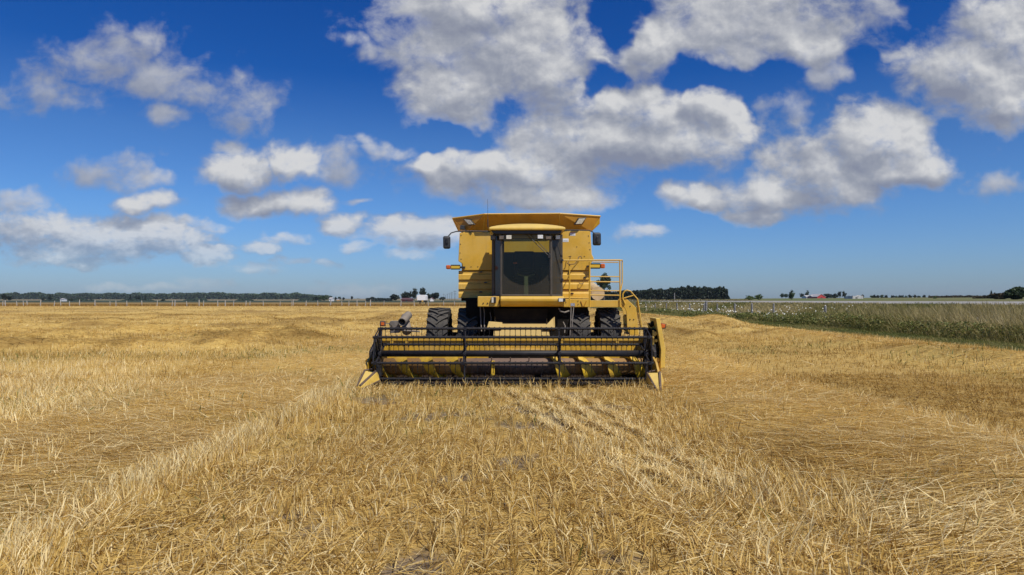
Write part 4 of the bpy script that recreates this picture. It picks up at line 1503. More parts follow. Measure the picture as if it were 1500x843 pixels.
mb.build('folded_end', YEL, hop, 0.006)
# ridge seams of the flare
mb = MB()
mb.tube(base[1], lip[1], 0.012, 6)
mb.tube(base[2], lip[2], 0.012, 6)
mb.build('seam', YEL, hop)


def on_plane(px, py, p0, p1, p2, push):
    """point where the line of sight through a photo pixel meets the flare, a little in front of it"""
    n = (Vector(p1) - Vector(p0)).cross(Vector(p2) - Vector(p0)).normalized()
    o = Vector((0, 0, EYE))
    x, z = at(px, py, 10.0)
    d = Vector((x, 10.0, z)) - o
    t = (Vector(p0) - o).dot(n) / d.dot(n)
    if n.y > 0:
        n = -n
    return o + d * t + n * push


for quad, pl in (([(680.6, 321.6), (690.8, 322.6), (696.8, 329.8), (688.6, 330.2)], (base[0], lip[1], lip[0])),
                 ([(846.5, 320.0), (857.6, 319.2), (851.2, 328.4), (840.8, 328.8)], (base[3], lip[2], lip[3]))):
    P4 = [on_plane(px, py, *pl, 0.0) for px, py in quad]
    c = sum(P4, Vector()) / 4
    fr = [on_plane(px, py, *pl, 0.05) for px, py in quad]
    mb = MB()
    mb.hexa([c + (p - c) * 1.12 for p in P4], [c + (p - c) * 1.12 for p in fr])
    rim = mb.build('hopper_lamp', BLK, hop, 0.02, seg=3)
    ln = [on_plane(px, py, *pl, 0.062) for px, py in quad]
    cl_ = sum(ln, Vector()) / 4
    mb = MB()
    mb.hexa([cl_ + (p - cl_) * 0.86 for p in fr], [cl_ + (p - cl_) * 0.84 for p in ln])
    o = mb.build('hopper_lamp_glass', LENS, hop, 0.008)
# little rear lamp under the left flare, with bracket
x, z = at(677.4, 333.8, 17.45)
mb = MB()
mb.box(x - 0.055, x + 0.055, 17.38, 17.50, z - 0.055, z + 0.055)
mb.tube((x + 0.03, 17.45, z - 0.03), (x + 0.14, 17.5, z - 0.10), 0.015, 6)
mb.build('side_lamp', PLAST, CMB, 0.02)

# ------------------------------------------------ cab
FY = 15.9
wx0, wx1 = at(734.2, 400, FY)[0], at(807.3, 400, FY)[0]
QY = 16.3
qx0, qx1 = at(723.2, 400, QY)[0], at(822.3, 400, QY)[0]
BY = 17.15
sx0, sx1 = qx0 - 0.02, qx1 + 0.02
ZB, ZT = at(750, 433.9, FY)[1], at(750, 341.5, FY)[1]
mb = MB()
pil = [((wx0, FY), 0.022), ((wx1, FY), 0.022), ((qx0, QY), 0.03), ((qx1, QY), 0.03), ((sx0, BY), 0.05), ((sx1, BY), 0.05)]
for (x, y), r in pil:
    mb.box(x - r, x + r, y - r, y + r, ZB, ZT)
ring = [(sx0, BY), (qx0, QY), (wx0, FY), (wx1, FY), (qx1, QY), (sx1, BY)]
for (p, q) in zip(ring[:-1], ring[1:]):
    for zz, r in ((ZB + 0.015, 0.02), (ZT - 0.03, 0.03)):
        mb.tube((p[0], p[1], zz), (q[0], q[1], zz), r, 6)
cab = mb.build('cab', STEELC, CMB, 0.008)


def pane(name, p, q, m, t=0.006, inset=0.02):
    d = (Vector((q[0], q[1], 0)) - Vector((p[0], p[1], 0))).normalized()
    nn = Vector((d.y, -d.x, 0)) * t
    a = Vector((p[0], p[1], 0)) + d * inset
    b = Vector((q[0], q[1], 0)) - d * inset
    z0, z1 = ZB + 0.02, ZT - 0.04
    mb = MB()
    mb.face([(a.x, a.y, z0), (b.x, b.y, z0), (b.x, b.y, z1), (a.x, a.y, z1)])
    return mb.build(name, m, cab)


pane('windscreen', (wx0, FY), (wx1, FY), GLASS)
pane('corner_window', (qx0, QY), (wx0, FY), GLASS2)
pane('corner_window', (wx1, FY), (qx1, QY), GLASS2)
pane('side_window', (sx0, BY), (qx0, QY), GLASS2)
pane('side_window', (qx1, QY), (sx1, BY), GLASS2)
# cab roof: domed cap with rounded corners
rx0, rx1 = at(715.9, 335, 15.72)[0], at(828.4, 335, 15.72)[0]
rz0, rz1 = at(750, 337.2, 15.72)[1], at(750, 331.0, 15.72)[1]
gx, gy = 28, 12
mb = MB()
vv = []
for j in range(gy + 1):
    for i in range(gx + 1):
        u, v = i / gx * 2 - 1, j / gy * 2 - 1
        x = (rx0 + rx1) / 2 + u * (rx1 - rx0) / 2
        y = 16.30 + v * 0.58
        ed = max(abs(u) ** 10, abs(v) ** 6)
        z = rz1 + 0.085 * max(0.0, 1 - abs(u) ** 2.4) * (1 - abs(v) ** 4) - 0.03 * ed
        vv.append((x, y, z))
for j in range(gy):
    for i in range(gx):
        a = j * (gx + 1) + i
        mb.f.append((a, a + 1, a + gx + 2, a + gx + 1))
mb.v = vv[:]
nb = len(mb.v)
rim = [i for i in range(gx + 1)] + [k * (gx + 1) + gx for k in range(1, gy + 1)] + [gy * (gx + 1) + i for i in range(gx - 1, -1, -1)] + [k * (gx + 1) for k in range(gy - 1, 0, -1)]
for r_ in rim:
    p = mb.v[r_]
    mb.v.append((p[0], p[1], rz0))
m_ = len(rim)
for k in range(m_):
    q = (k + 1) % m_
    mb.f.append((rim[k], rim[q], nb + q, nb + k))
mb.f.append(tuple(nb + k for k in range(m_)))
mb.build('cab_roof', YELP, cab, 0.028, seg=3)
mb = MB()
vz0, vz1 = at(750, 343.2, 15.8)[1], rz0 - 0.004
mb.pris_y([(at(719, 340, 15.8)[0], vz1), (at(722.5, 340, 15.8)[0], vz0 + 0.02), (at(729, 340, 15.8)[0], vz0), (at(816, 340, 15.8)[0], vz0), (at(821.5, 340, 15.8)[0], vz0 + 0.02), (at(823, 340, 15.8)[0], vz1)], 15.78, 16.86)
mb.build('visor', BLK, cab, 0.01)
# work lamps under the visor
for (px, py, wpx, hpx, lm, dy) in [(722.6, 348.6, 8.0, 7.0, AMBER_D, 0.25), (734.6, 348.6, 7.2, 6.0, AMBER_D, 0), (745.4, 348.0, 9.0, 7.0, LENS, 0),
                                   (791.4, 347.4, 9.2, 6.6, WHITE_L, 0), (803.2, 349.0, 8.8, 5.0, AMBER_D, 0), (817.0, 348.0, 7.8, 7.4, WHITE_L, 0.2)]:
    Y = 15.82 + dy
    x, z = at(px, py, Y)
    hw_, hh_ = wpx * Y / F / 2, hpx * Y / F / 2
    mb = MB()
    mb.box(x - hw_, x + hw_, Y - 0.03, Y + 0.08, z - hh_, z + hh_)
    mb.box(x - 0.015, x + 0.015, Y + 0.02, Y + 0.05, z + hh_ - 0.005, vz0 + 0.03)
    mb.build('work_lamp', BLK, cab, 0.012)
    mb = MB()
    mb.box(x - hw_ * 0.84, x + hw_ * 0.84, Y - 0.042, Y - 0.031, z - hh_ * 0.8, z + hh_ * 0.8)
    mb.build('work_lamp_glass', lm, cab, 0.004)
# wiper hanging from the visor, parked on the right
mb = MB()
a = V3(771.5, 343.5, 15.86)
b = V3(804.8, 376.5, 15.86)
mb.tube(a, b, 0.010, 6)
a2 = V3(776.5, 343.5, 15.85)
mb.tube(a2, V3(806.3, 373.5, 15.85), 0.008, 6)
mb.tube(V3(805.2, 347, 15.875), V3(805.6, 408, 15.875), 0.010, 6)
mb.box(b[0] - 0.03, b[0] + 0.03, 15.84, 15.88, b[2] - 0.03, b[2] + 0.05)
mb.build('wiper', BLK, cab)
# hose and grab bar in the right corner window
mb = MB()
mb.path([V3(812.6, 362, 16.0), V3(816, 380, 16.1), V3(821.5, 402, 16.22)], 0.009, 6)
for py in (381.6, 410):
    x, z = at(823.5, py, 16.3)
    mb.box(x - 0.02, x + 0.025, 16.24, 16.30, z - 0.025, z + 0.025)
mb.build('door_hinge', BLK, cab)
# interior: floor, low back wall, seat, column and wheel
mb = MB()
mb.box(sx0 + 0.02, sx1 - 0.02, 16.0, BY, ZB - 0.06, ZB + 0.01)
zbk = at(750, 369.8, BY)[1]
mb.box(sx0 + 0.05, sx1 - 0.05, BY - 0.03, BY + 0.02, ZB, zbk)
mb.box(sx0 + 0.05, sx0 + 0.26, BY - 0.03, BY + 0.02, zbk, ZT)
mb.box(sx1 - 0.2, sx1 - 0.05, BY - 0.03, BY + 0.02, zbk, ZT)
mb.box(sx0 + 0.05, sx1 - 0.05, FY + 0.1, BY, ZT - 0.03, ZT)
mb.build('cab_lining', INNER, cab)
mb = MB()
mb.box(0.02, 0.58, 16.6, 17.05, 2.28, 2.42)
mb.box(0.04, 0.56, 16.98, 17.10, 2.42, 3.02)
mb.box(0.70, 0.95, 16.35, 17.05, 2.2, 2.62)
mb.box(0.1, 0.5, 16.7, 17.0, ZB, 2.28)
mb.build('seat', SEATM, cab, 0.05, seg=3)
cxs = at(770.5, 405, 16.2)[0]
mb = MB()
mb.pris_y([(cxs - 0.055, ZB), (cxs + 0.055, ZB), (cxs + 0.045, 2.36), (cxs - 0.045, 2.36)], 16.14, 16.26)
mb.build('steering_column', COLM, cab, 0.015)
mb = MB()
n_ = 28
mb.path([(cxs + 0.21 * math.cos(2 * math.pi * k / n_), 16.34 + 0.17 * math.sin(2 * math.pi * k / n_), 2.46 + 0.10 * math.sin(2 * math.pi * k / n_)) for k in range(n_ + 1)], 0.016, 6)
mb.tube((cxs - 0.2, 16.34, 2.46), (cxs + 0.2, 16.34, 2.46), 0.014, 6)
mb.build('steering_wheel', BLK, cab)
mb = MB()
x, z = at(754.5, 385.5, 16.3)
mb.box(x - 0.05, x + 0.05, 16.25, 16.4, z - 0.02, z + 0.02)
mb.build('control_knob', STRED, cab, 0.015)

# cab base: bulging yellow apron
mb = MB()
bx0, bx1 = at(733, 440, 15.82)[0], at(826.5, 440, 15.82)[0]
pr = [(15.93, 1.895), (15.83, 1.885), (15.78, 1.84), (15.78, 1.78), (15.84, 1.70), (15.98, 1.65), (17.1, 1.65), (17.1, 1.895)]
mb.pris_x(pr, bx0, bx1)
mb.build('cab_base', YEL, CMB, 0.02, seg=3)
mb = MB()
hx0, hx1 = at(699.6, 440, 15.9)[0], at(731.5, 440, 15.9)[0]
mb.box(hx0, hx1, 15.9, 17.0, at(750, 449.6, 15.9)[1], at(750, 434.4, 15.9)[1])
bx = mb.build('step_box', YEL, CMB, 0.015)
mb = MB()
for px in (708, 714.2):
    x, z = at(px, 444.5, 15.9)
    mb.tube((x, 15.885, z), (x, 15.95, z), 0.016, 8)
mb.build('bolt', BLK, bx)
for (px, py, w_, h_, Y, lm) in [(721.6, 439.8, 3.6, 9.0, 15.83, LENS), (821.5, 439.8, 7.5, 5.4, 15.75, WHITE_L)]:
    x, z = at(px, py, Y)
    a_, b_ = w_ * Y / F / 2, h_ * Y / F / 2
    mb = MB()
    mb.box(x - a_, x + a_ + 0.05, Y, Y + 0.1, z - b_, z + b_)
    hl = mb.build('headlight', BLK, CMB, 0.012)
    mb = MB()
    mb.box(x - a_ * 0.8, x + a_ * 0.8, Y - 0.012, Y - 0.001, z - b_ * 0.85, z + b_ * 0.85)
    mb.build('lens', lm, hl)

# mirrors on long arms
for pts, quad, rot in (([(718.7, 339.3), (690, 338.9), (668, 339.4), (661, 341.5), (656.6, 346.5), (655, 352)], (648.4, 345.4, 659.9, 365.0), 1),
                       ([(823, 337.8), (848, 337.6), (863, 337.9), (868, 339.8), (872.5, 345), (875, 350)], (868.2, 340.2, 881.2, 360.0), -1)):
    mb = MB()
    mb.path([V3(px, py, 15.95 - 0.02 * k) for k, (px, py) in enumerate(pts)], 0.014, 8)
    arm = mb.build('mirror_arm', PLAST, CMB)
    xa, za = at(quad[0], quad[3], 15.8)
    xb, zb = at(quad[2], quad[1], 15.8)
    mb = MB()
    mb.hexa([(xa + 0.015, 15.80, za + 0.01), (xb - 0.01, 15.80, za + 0.01), (xb - 0.02, 15.80, zb - 0.01), (xa + 0.005, 15.80, zb - 0.01)],
            [(xa - 0.0, 15.90, za), (xb, 15.90, za), (xb - 0.0, 15.90, zb), (xa, 15.90, zb)])
    mb.build('mirror', PLAST, arm, 0.045, seg=4, smooth=False)
    e = V3(*pts[-1], 15.79)
    mb = MB()
    mb.box(e[0] - 0.025, e[0] + 0.025, 15.77, 15.81, e[2] - 0.08, e[2] + 0.05)
    mb.build('mirror_bracket', BLK, arm, 0.008)

# whip antenna at the left end of the roof
mb = MB()
mb.tube(V3(714.8, 333, 16.0), V3(714.6, 322, 16.0), 0.012, 6)
mb.tube(V3(714.6, 322, 16.0), V3(714.3, 292, 16.0), 0.0045, 5, 0.003)
mb.build('antenna', PLAST, CMB)

# marker lights on both flanks
for (a0, a1, b0, b1, y0, y1) in [(660.4, 674.2, 653.4, 660.2, 388.2, 395.2), (864.0, 879.2, 879.4, 886.0, 386.2, 394.0)]:
    xa, za = at(a0, y1, PY - 0.1)
    xb, zb = at(a1, y0, PY - 0.1)
    mb = MB()
    mb.box(xa, xb, PY - 0.13, PY - 0.06, za, zb)
    ml = mb.build('marker_light', HAZ, CMB)
    xa, za = at(b0, y1 - 0.5, PY - 0.1)
    xb2, zb = at(b1, y0 + 0.5, PY - 0.1)
    mb = MB()
    mb.box(xa, xb2, PY - 0.16, PY - 0.05, za, zb)
    mb.build('orange_lens', ORANGE, ml, 0.03, seg=3)
    mb = MB()
    xm = xb if a0 < 750 else at(a0, 390, PY)[0]
    mb.box(xm - 0.08, xm + 0.12, PY - 0.07, PY + 0.1, (za + zb) / 2 - 0.02, (za + zb) / 2 + 0.02)
    mb.build('bracket', BLK, ml)

# under the body: axle, side walls of the feeder opening, hoses
mb = MB()
mb.box(-0.80, 1.46, 17.0, 17.2, 0.55, 1.64)
mb.box(-0.62, 1.28, 17.2, 22.6, 0.75, 1.88)
mb.box(-2.0, 2.6, 17.35, 17.6, 0.62, 0.98)
mb.box(-1.15, -0.78, 17.0, 17.8, 0.9, 1.86)
mb.box(1.44, 1.9, 17.1, 17.8, 0.95, 1.80)
mb.box(-1.3, 2.0, 17.45, 22.5, 1.78, 1.9)
mb.build('chassis', DRK, CMB, 0.02)
mb = MB()
for px in (703.4, 708.2):
    mb.path([V3(px, 450, 16.4), V3(px + (1.6 if px > 705 else 0.6), 460, 16.3), V3(px + 1, 472, 16.2), V3(px + 2.0, 486, 16.0)], 0.013, 6)
mb.path([V3(717.8, 458, 16.3), V3(719.5, 466, 16.3), V3(718.8, 473, 16.2)], 0.010, 6)
mb.path([V3(836.5, 450, 16.3), V3(836, 470, 16.2), V3(835, 492, 16.1)], 0.012, 6)
mb.path([V3(840.3, 450, 16.3), V3(838.5, 470, 16.2), V3(838, 492, 16.1)], 0.012, 6)
mb.path([V3(818.4, 452, 16.2), V3(821, 456.5, 16.1), V3(827, 458, 16.1), V3(833.5, 455.8, 16.2)], 0.018, 8)
mb.path([V3(825, 472, 16.1), V3(828, 478, 16.0), V3(827, 488, 15.9)], 0.012, 6)
mb.build('hydraulic_hose', GREYM, CMB)

# feeder house sloping down to the header
mb = MB()
fx0, fx1 = at(714, 478, 15.6)[0], at(812, 478, 15.6)[0]
mb.pris_x([(17.3, 1.60), (15.34, 1.02), (15.34, 0.35), (17.3, 0.75)], fx0 + 0.14, fx1 - 0.12)
fh = mb.build('feeder_house', CHAFF, CMB, 0.02)
mb = MB()
mb.hexa([V3(713, 481.5, 15.55), V3(736, 480.5, 15.55), V3(736, 472.5, 15.75), V3(716, 471, 15.75)],
        [V3(713, 483, 15.75), V3(736, 482, 15.75), V3(736, 473.5, 16.0), V3(716, 472, 16.0)])
mb.hexa([V3(794, 482.5, 15.5), V3(813, 482.5, 15.5), V3(812.5, 464, 15.9), V3(809, 467, 15.9)],
        [V3(794, 484, 15.8), V3(813, 484, 15.8), V3(812.5, 465, 16.2), V3(809, 468, 16.2)])
mb.build('feeder_bracket', CHAFF, fh, 0.012)
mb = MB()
mb.pris_x([(16.12, 1.262), (17.2, 1.582), (17.2, 1.63), (16.12, 1.30)], fx0 + 0.2, fx1 - 0.16)  # added dark sheet: stands for the cab's shade on the feeder top
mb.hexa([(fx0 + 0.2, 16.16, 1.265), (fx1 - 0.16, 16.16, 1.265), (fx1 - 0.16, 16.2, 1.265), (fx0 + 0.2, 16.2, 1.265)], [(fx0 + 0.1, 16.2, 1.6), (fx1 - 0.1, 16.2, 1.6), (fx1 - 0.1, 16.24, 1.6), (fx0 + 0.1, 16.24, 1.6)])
mb.build('feeder_shade_sheet', DRK, fh, 0.01)




# ------------------------------------------------ wheels
def wheel(cx, cy, cz, r, w, hub_out):
    """tractor tyre with chevron lugs turned about x; returns the tyre"""
    rb = r - 0.045
    mb = MB()
    hw = w / 2
    mb.lathe_x([(-hw * 0.80, r * 0.58), (-hw * 0.98, r * 0.72), (-hw * 1.0, r * 0.84), (-hw * 0.94, rb - 0.035), (-hw * 0.6, rb - 0.006), (0, rb),
                (hw * 0.6, rb - 0.006), (hw * 0.94, rb - 0.035), (hw * 1.0, r * 0.84), (hw * 0.98, r * 0.72), (hw * 0.80, r * 0.58)], cx, cy, cz, 56)
    nl = 23
    for s in (-1, 1):
        for k in range(nl):
            t0 = 2 * math.pi * (k + (0.5 if s > 0 else 0.0)) / nl
            secs = []
            for j in range(5):
                f = j / 4
                xx = s * (-0.02 + f * (hw * 1.01 + 0.02))
                # lugs sweep up towards the shoulder, seen from the front
                ang = t0 - (0.02 + 0.30 * f ** 0.85)
                half = (0.027 + 0.006 * f) / r
                top = r - 0.012 * f
                bot = rb - (0.05 if f < 1 else 0.10)
                sec = []
                for (da, rr_) in ((-half * 1.35, bot), (half * 1.35, bot), (half, top), (-half, top)):
                    a = ang + da
                    sec.append((cx + xx, cy + rr_ * math.cos(a), cz + rr_ * math.sin(a)))
                secs.append(sec)
            for a_, b_ in zip(secs[:-1], secs[1:]):
                i0 = len(mb.v)
                mb.v += a_ + b_
                for q in range(4):
                    p_ = (q + 1) % 4
                    mb.f.append((i0 + q, i0 + p_, i0 + 4 + p_, i0 + 4 + q))
            i0 = len(mb.v)
            mb.v += secs[0] + secs[-1]
            mb.f.append((i0, i0 + 1, i0 + 2, i0 + 3))
            mb.f.append((i0 + 7, i0 + 6, i0 + 5, i0 + 4))
    ty = mb.build('wheel', TYRE, CMB)
    mb = MB()
    mb.lathe_x([(-hw * 0.78, r * 0.575), (-hw * 0.6, r * 0.53), (-hw * 0.1, r * 0.50), (-hw * 0.05, r * 0.14), (hw * 0.05, r * 0.14), (hw * 0.1, r * 0.50), (hw * 0.6, r * 0.53), (hw * 0.78, r * 0.575)], cx, cy, cz, 40)
    mb.tube((cx - hw * 0.3, cy, cz), (cx + hw * 0.3, cy, cz), r * 0.18, 16)
    for k in range(8):
        a = k * math.pi / 4
        mb.tube((cx - hw * 0.16, cy + r * 0.26 * math.cos(a), cz + r * 0.26 * math.sin(a)), (cx + hw * 0.16, cy + r * 0.26 * math.cos(a), cz + r * 0.26 * math.sin(a)), r * 0.025, 6)
    mb.build('rim', YEL2, ty)
    return ty


for (p0, p1) in ((624.2, 655.5), (669.6, 699.5), (837.8, 863.6), (880.2, 910.4)):
    xa, xb = at(p0, 470, 16.85)[0], at(p1, 470, 16.85)[0]
    wheel((xa + xb) / 2, 17.55, 0.795, 0.82, max(0.49, xb - xa), 1)
wheel(-0.85, 21.4, 0.55, 0.58, 0.42, 1)
wheel(1.72, 21.4, 0.55, 0.58, 0.42, 1)

# ------------------------------------------------ platform, railing and ladder on the right
PLY = 16.85
pa, pz1 = at(863.4, 440.4, PLY)
pb, pz0 = at(910.2, 450.3, PLY)
mb = MB()
mb.box(pa, pb, PLY, PLY + 0.05, pz0, pz1)
mb.box(pa, pb, PLY + 0.052, 18.9, pz1 - 0.06, pz1 - 0.005)
mb.box(pb - 0.05, pb, PLY + 0.052, 18.9, pz0, pz1 - 0.062)
mb.build('platform', YEL, CMB, 0.008)
mb = MB()
xa = at(824.8, 440, PLY)[0]
mb.box(xa, pa - 0.004, PLY - 0.03, PY, at(750, 450.2, PLY)[1], at(750, 438.2, PLY)[1])
ap = mb.build('platform_box', YEL, CMB, 0.012)
x, z = at(838.9, 446.6, PLY - 0.03)
mb = MB()
mb.box(x - 0.052, x + 0.052, PLY - 0.036, PLY - 0.028, z - 0.036, z + 0.036)
pl = mb.build('data_plate', STGREY, ap)
mb = MB()
for k in range(3):
    mb.box(x - 0.04, x + 0.03 - 0.01 * k, PLY - 0.039, PLY - 0.034, z - 0.02 + 0.017 * k, z - 0.016 + 0.017 * k)
mb.build('print', STICK, pl)
for (q0, q1) in (((851, 441.5), (853.8, 449.6)), ((859.0, 441.5), (855.6, 448.6))):
    mb = MB()                               # slanted braces on the box
    mb.tube(V3(*q0, PLY - 0.04), V3(*q1, PLY - 0.04), 0.013, 6)
    mb.build('brace', ORG, ap)
for q in ((846.7, 441.2), (846.9, 446), (829, 443)):
    x, z = at(*q, PLY - 0.03)
    mb = MB()
    mb.tube((x, PLY - 0.045, z), (x, PLY, z), 0.012, 6)
    mb.build('bolt', BLK, ap)

RY = PLY - 0.02
mb = MB()


def rail(px0, py0, px1, py1, r=0.017, y0=RY, y1=RY):
    mb.tube(V3(px0, py0, y0), V3(px1, py1, y1), r, 8)


rail(823.2, 381.8, 908.5, 381.4, 0.020)
rail(868, 384.2, 906, 384.6, 0.014, RY + 0.5, RY + 0.5)
mb.path([V3(908, 381.5, RY), V3(911.3, 381.4, RY + 0.06), V3(911.5, 384, RY + 0.1), V3(911.4, 415, RY + 0.1), V3(908.6, 428, RY + 0.05), V3(908.2, 439.5, RY)], 0.016, 8)
rail(908.0, 382, 908.2, 450, 0.018)
rail(863.8, 384, 863.8, 450.6, 0.021)
rail(834.2, 385.5, 834.4, 450.2, 0.019)
for py in (405.4, 412.8, 425.9, 432.4):
    rail(864.5, py, 908, py + (0.6 if py > 410 else 0.3), 0.014)
rail(824, 436.6, 863, 437.4, 0.013)
railing = mb.build('railing', YEL, CMB)
mb = MB()
mb.path([V3(835.4, 376, RY + 0.4), V3(834.6, 381, RY + 0.4), V3(831.4, 386.2, RY - 0.02), V3(833, 387.6, RY - 0.03), V3(841.5, 387.2, RY - 0.03), V3(845.5, 383, RY), V3(847.6, 376.8, RY + 0.4), V3(851.5, 376.0, RY + 0.5)], 0.010, 6)
mb.path([V3(833, 376.6, RY + 0.5), V3(836.6, 375.6, RY + 0.4)], 0.010, 6)
mb.path([V3(848.2, 414.2, PY - 0.02), V3(849.4, 416.2, PY - 0.07), V3(853, 416, PY - 0.07), V3(854.8, 414.4, PY - 0.02)], 0.010, 6)
mb.build('grab_handle', RUST, railing)

# ladder
LY = 16.55
lad = [(911.5, 438), (915.6, 435.8), (932.0, 451), (934.6, 481), (935.8, 491), (922.6, 491), (918.8, 481), (917.6, 457), (915.4, 452), (909.6, 444)]
mb = MB()
mb.pris_y(poly_at(lad, LY), LY, LY + 0.04)
ld = mb.build('ladder', YEL, CMB, 0.008)
mb = MB()
mb.pris_y(poly_at(lad, LY), LY + 0.52, LY + 0.56)
mb.build('rear_stile', YEL, ld, 0.008)
mb = MB()
for q in (462, 477, 489):
    x0_, z_ = at(919.6, q, LY)
    x1_ = at(933.2, q, LY)[0]
    mb.box(x0_, x1_, LY + 0.042, LY + 0.518, z_ - 0.02, z_ + 0.01)
mb.build('step', GREYM, ld)
mb = MB()
for q in ((923, 448.8), (922.8, 468.3), (928.2, 468.3), (923, 480), (928.5, 480.4)):
    x, z = at(*q, LY)
    mb.tube((x, LY - 0.012, z), (x, LY + 0.02, z), 0.016, 6)
mb.build('bolt', BLK, ld)
mb = MB()
for dy in (0.0, 0.5):
    hp = [(915.6, 445.5), (912.4, 438), (912.2, 431.5), (914.8, 427.0), (918.6, 425.4), (923.4, 426.8), (934.0, 438.6), (937.0, 458), (940.2, 480.5)]
    mb.path([V3(px, py, LY - 0.02 + dy) for px, py in hp], 0.017, 8)
mb.tube(V3(914.0, 437.0, LY - 0.02), V3(927.6, 433.2, LY - 0.02), 0.014, 8)
mb.path([V3(933.2, 441, LY + 0.02), V3(934.4, 460, LY + 0.02), V3(938.2, 480, LY + 0.02)], 0.014, 8)
mb.build('handrail', YEL, ld)

# unloading spout folded back along the right flank
mb = MB()
mb.tube(V3(875.5, 430.2, 18.0), (2.0, 23.6, 2.85), 0.165, 20, 0.17)
mb.tube(V3(875.5, 430.2, 17.98), V3(875.5, 430.2, 18.06), 0.18, 20)
mb.build('unloading_spout', TAN, CMB)

# ------------------------------------------------ header
FLOORD = plain('dark_brown_floor', (0.05, 0.032, 0.024), 0.7, 0.1, 0.4, 5.0, 0.4, (0.10, 0.07, 0.04), spec=0.2)
HL, HR = at(553, 520, 15.3)[0], at(946, 520, 15.3)[0]
BKY = 15.3
ztop = at(750, 495, BKY)[1]
mb = MB()
mb.box(HL, HR, BKY, BKY + 0.05, 0.10, ztop)
mb.box(HL, HR, BKY - 0.035, BKY - 0.002, ztop - 0.07, ztop)              # top beam
zl = at(750, 511, BKY)[1]
mb.pris_x([(BKY - 0.002, zl + 0.0), (BKY - 0.07, zl - 0.01), (BKY - 0.07, zl - 0.05), (BKY - 0.002, zl - 0.05)], at(727, 511, BKY)[0], at(796, 511, BKY)[0])
hd = mb.build('header_trough', YEL2, CMB, 0.008)
mb = MB()
mb.pris_x([(BKY - 0.002, 0.099), (14.35, 0.03), (14.35, 0.0), (BKY - 0.002, 0.05)], HL, HR)
mb.box(HL + 0.01, HR - 0.01, BKY - 0.022, BKY - 0.003, 0.10, 0.50)  # dark brown strip along the foot of the back sheet
mb.build('trough_floor', FLOORD, hd)
for px in (573, 595, 823, 905):
    x = at(px, 505, BKY - 0.1)[0]
    mb = MB()                               # braces in front of the back sheet
    mb.box(x - 0.035, x + 0.035, BKY - 0.03, BKY - 0.003, zl - 0.08, ztop - 0.075)
    mb.build('header_rib', YEL2, hd, 0.006)
mb = MB()                                   # dark sheet over the feeder mouth
mb.box(at(716, 520, BKY)[0], at(800, 520, BKY)[0], BKY - 0.012, BKY - 0.003, 0.16, zl - 0.10)
mb.build('feeder_mouth', DRK, hd)
for x0_, x1_ in ((HL - 0.05, HL - 0.002), (HR + 0.002, HR + 0.05)):
    mb = MB()
    mb.pris_x([(BKY + 0.1, ztop - 0.02), (BKY + 0.1, 0.05), (14.0, 0.0), (13.95, 0.22), (14.3, 0.50), (14.75, 0.62)], x0_, x1_)
    mb.build('end_sheet', YEL2, hd, 0.008)

# auger with flighting running in from both ends; core ochre towards the lit ends, shade of the middle put into its colour
AUG = plain('auger_rust_shade', (0.075, 0.048, 0.036), 0.55, 0.0, 0.5, 4.0, 0.55, (0.24, 0.15, 0.10))
ta = NT(AUG.node_tree)
ba = next(n for n in AUG.node_tree.nodes if n.type == 'BSDF_PRINCIPLED')
srca = ba.inputs['Base Color'].links[0].from_socket
ga = ta.n('ShaderNodeNewGeometry')
sa = ta.n('ShaderNodeSeparateXYZ')
ta.link(ga.outputs['Position'], sa.inputs[0])
na = ta.noise(ga.outputs['Position'], 5.0, 5, 0.65)
fa_ = ta.smooth(ta.math('ADD', ta.math('ABSOLUTE', sa.outputs[0]), ta.math('MULTIPLY_ADD', na.outputs[0], 1.8, -0.9)), 0.7, 1.7)
ta.link(ta.mix(ta.math('MULTIPLY', fa_, 0.75), srca, (0.34, 0.185, 0.05)), ba.inputs['Base Color'])
weathered(YELB, (0.15, 0.075, 0.03), (0.40, 0.22, 0.06), 1.6)
AY, AZ, AR, FR = 14.86, 0.36, 0.18, 0.31
mb = MB()
mb.tube((HL + 0.02, AY, AZ), (HR - 0.02, AY, AZ), AR, 28)
aug = mb.build('auger', AUG, CMB)
for o_ in (aug,):
    o_.data.polygons.foreach_set('use_smooth', [True] * len(o_.data.polygons))


def flighting(xs_, xe_, hand, turns, ph):
    mb = MB()
    n = int(turns * 30)
    for th, dx in ((0.0, 0.0),):
        for k in range(n + 1):
            t = k / n
            a = ph + hand * 2 * math.pi * turns * t
            x = xs_ + (xe_ - xs_) * t
            sl = 0.27 * (-1 if hand > 0 else 1)
            for r_, d_ in ((AR - 0.02, sl - 0.008), (FR - 0.03, sl * 0.25), (FR, 0.0), (AR - 0.02, sl * 0.15)):
                mb.v.append((x + d_, AY + r_ * math.cos(a), AZ + r_ * math.sin(a)))
    for k in range(n):
        for q in range(4):
            p_ = (q + 1) % 4
            mb.f.append((k * 4 + q, k * 4 + p_, k * 4 + 4 + p_, k * 4 + 4 + q))
    return mb.build('flighting', YELB, aug, smooth=False)


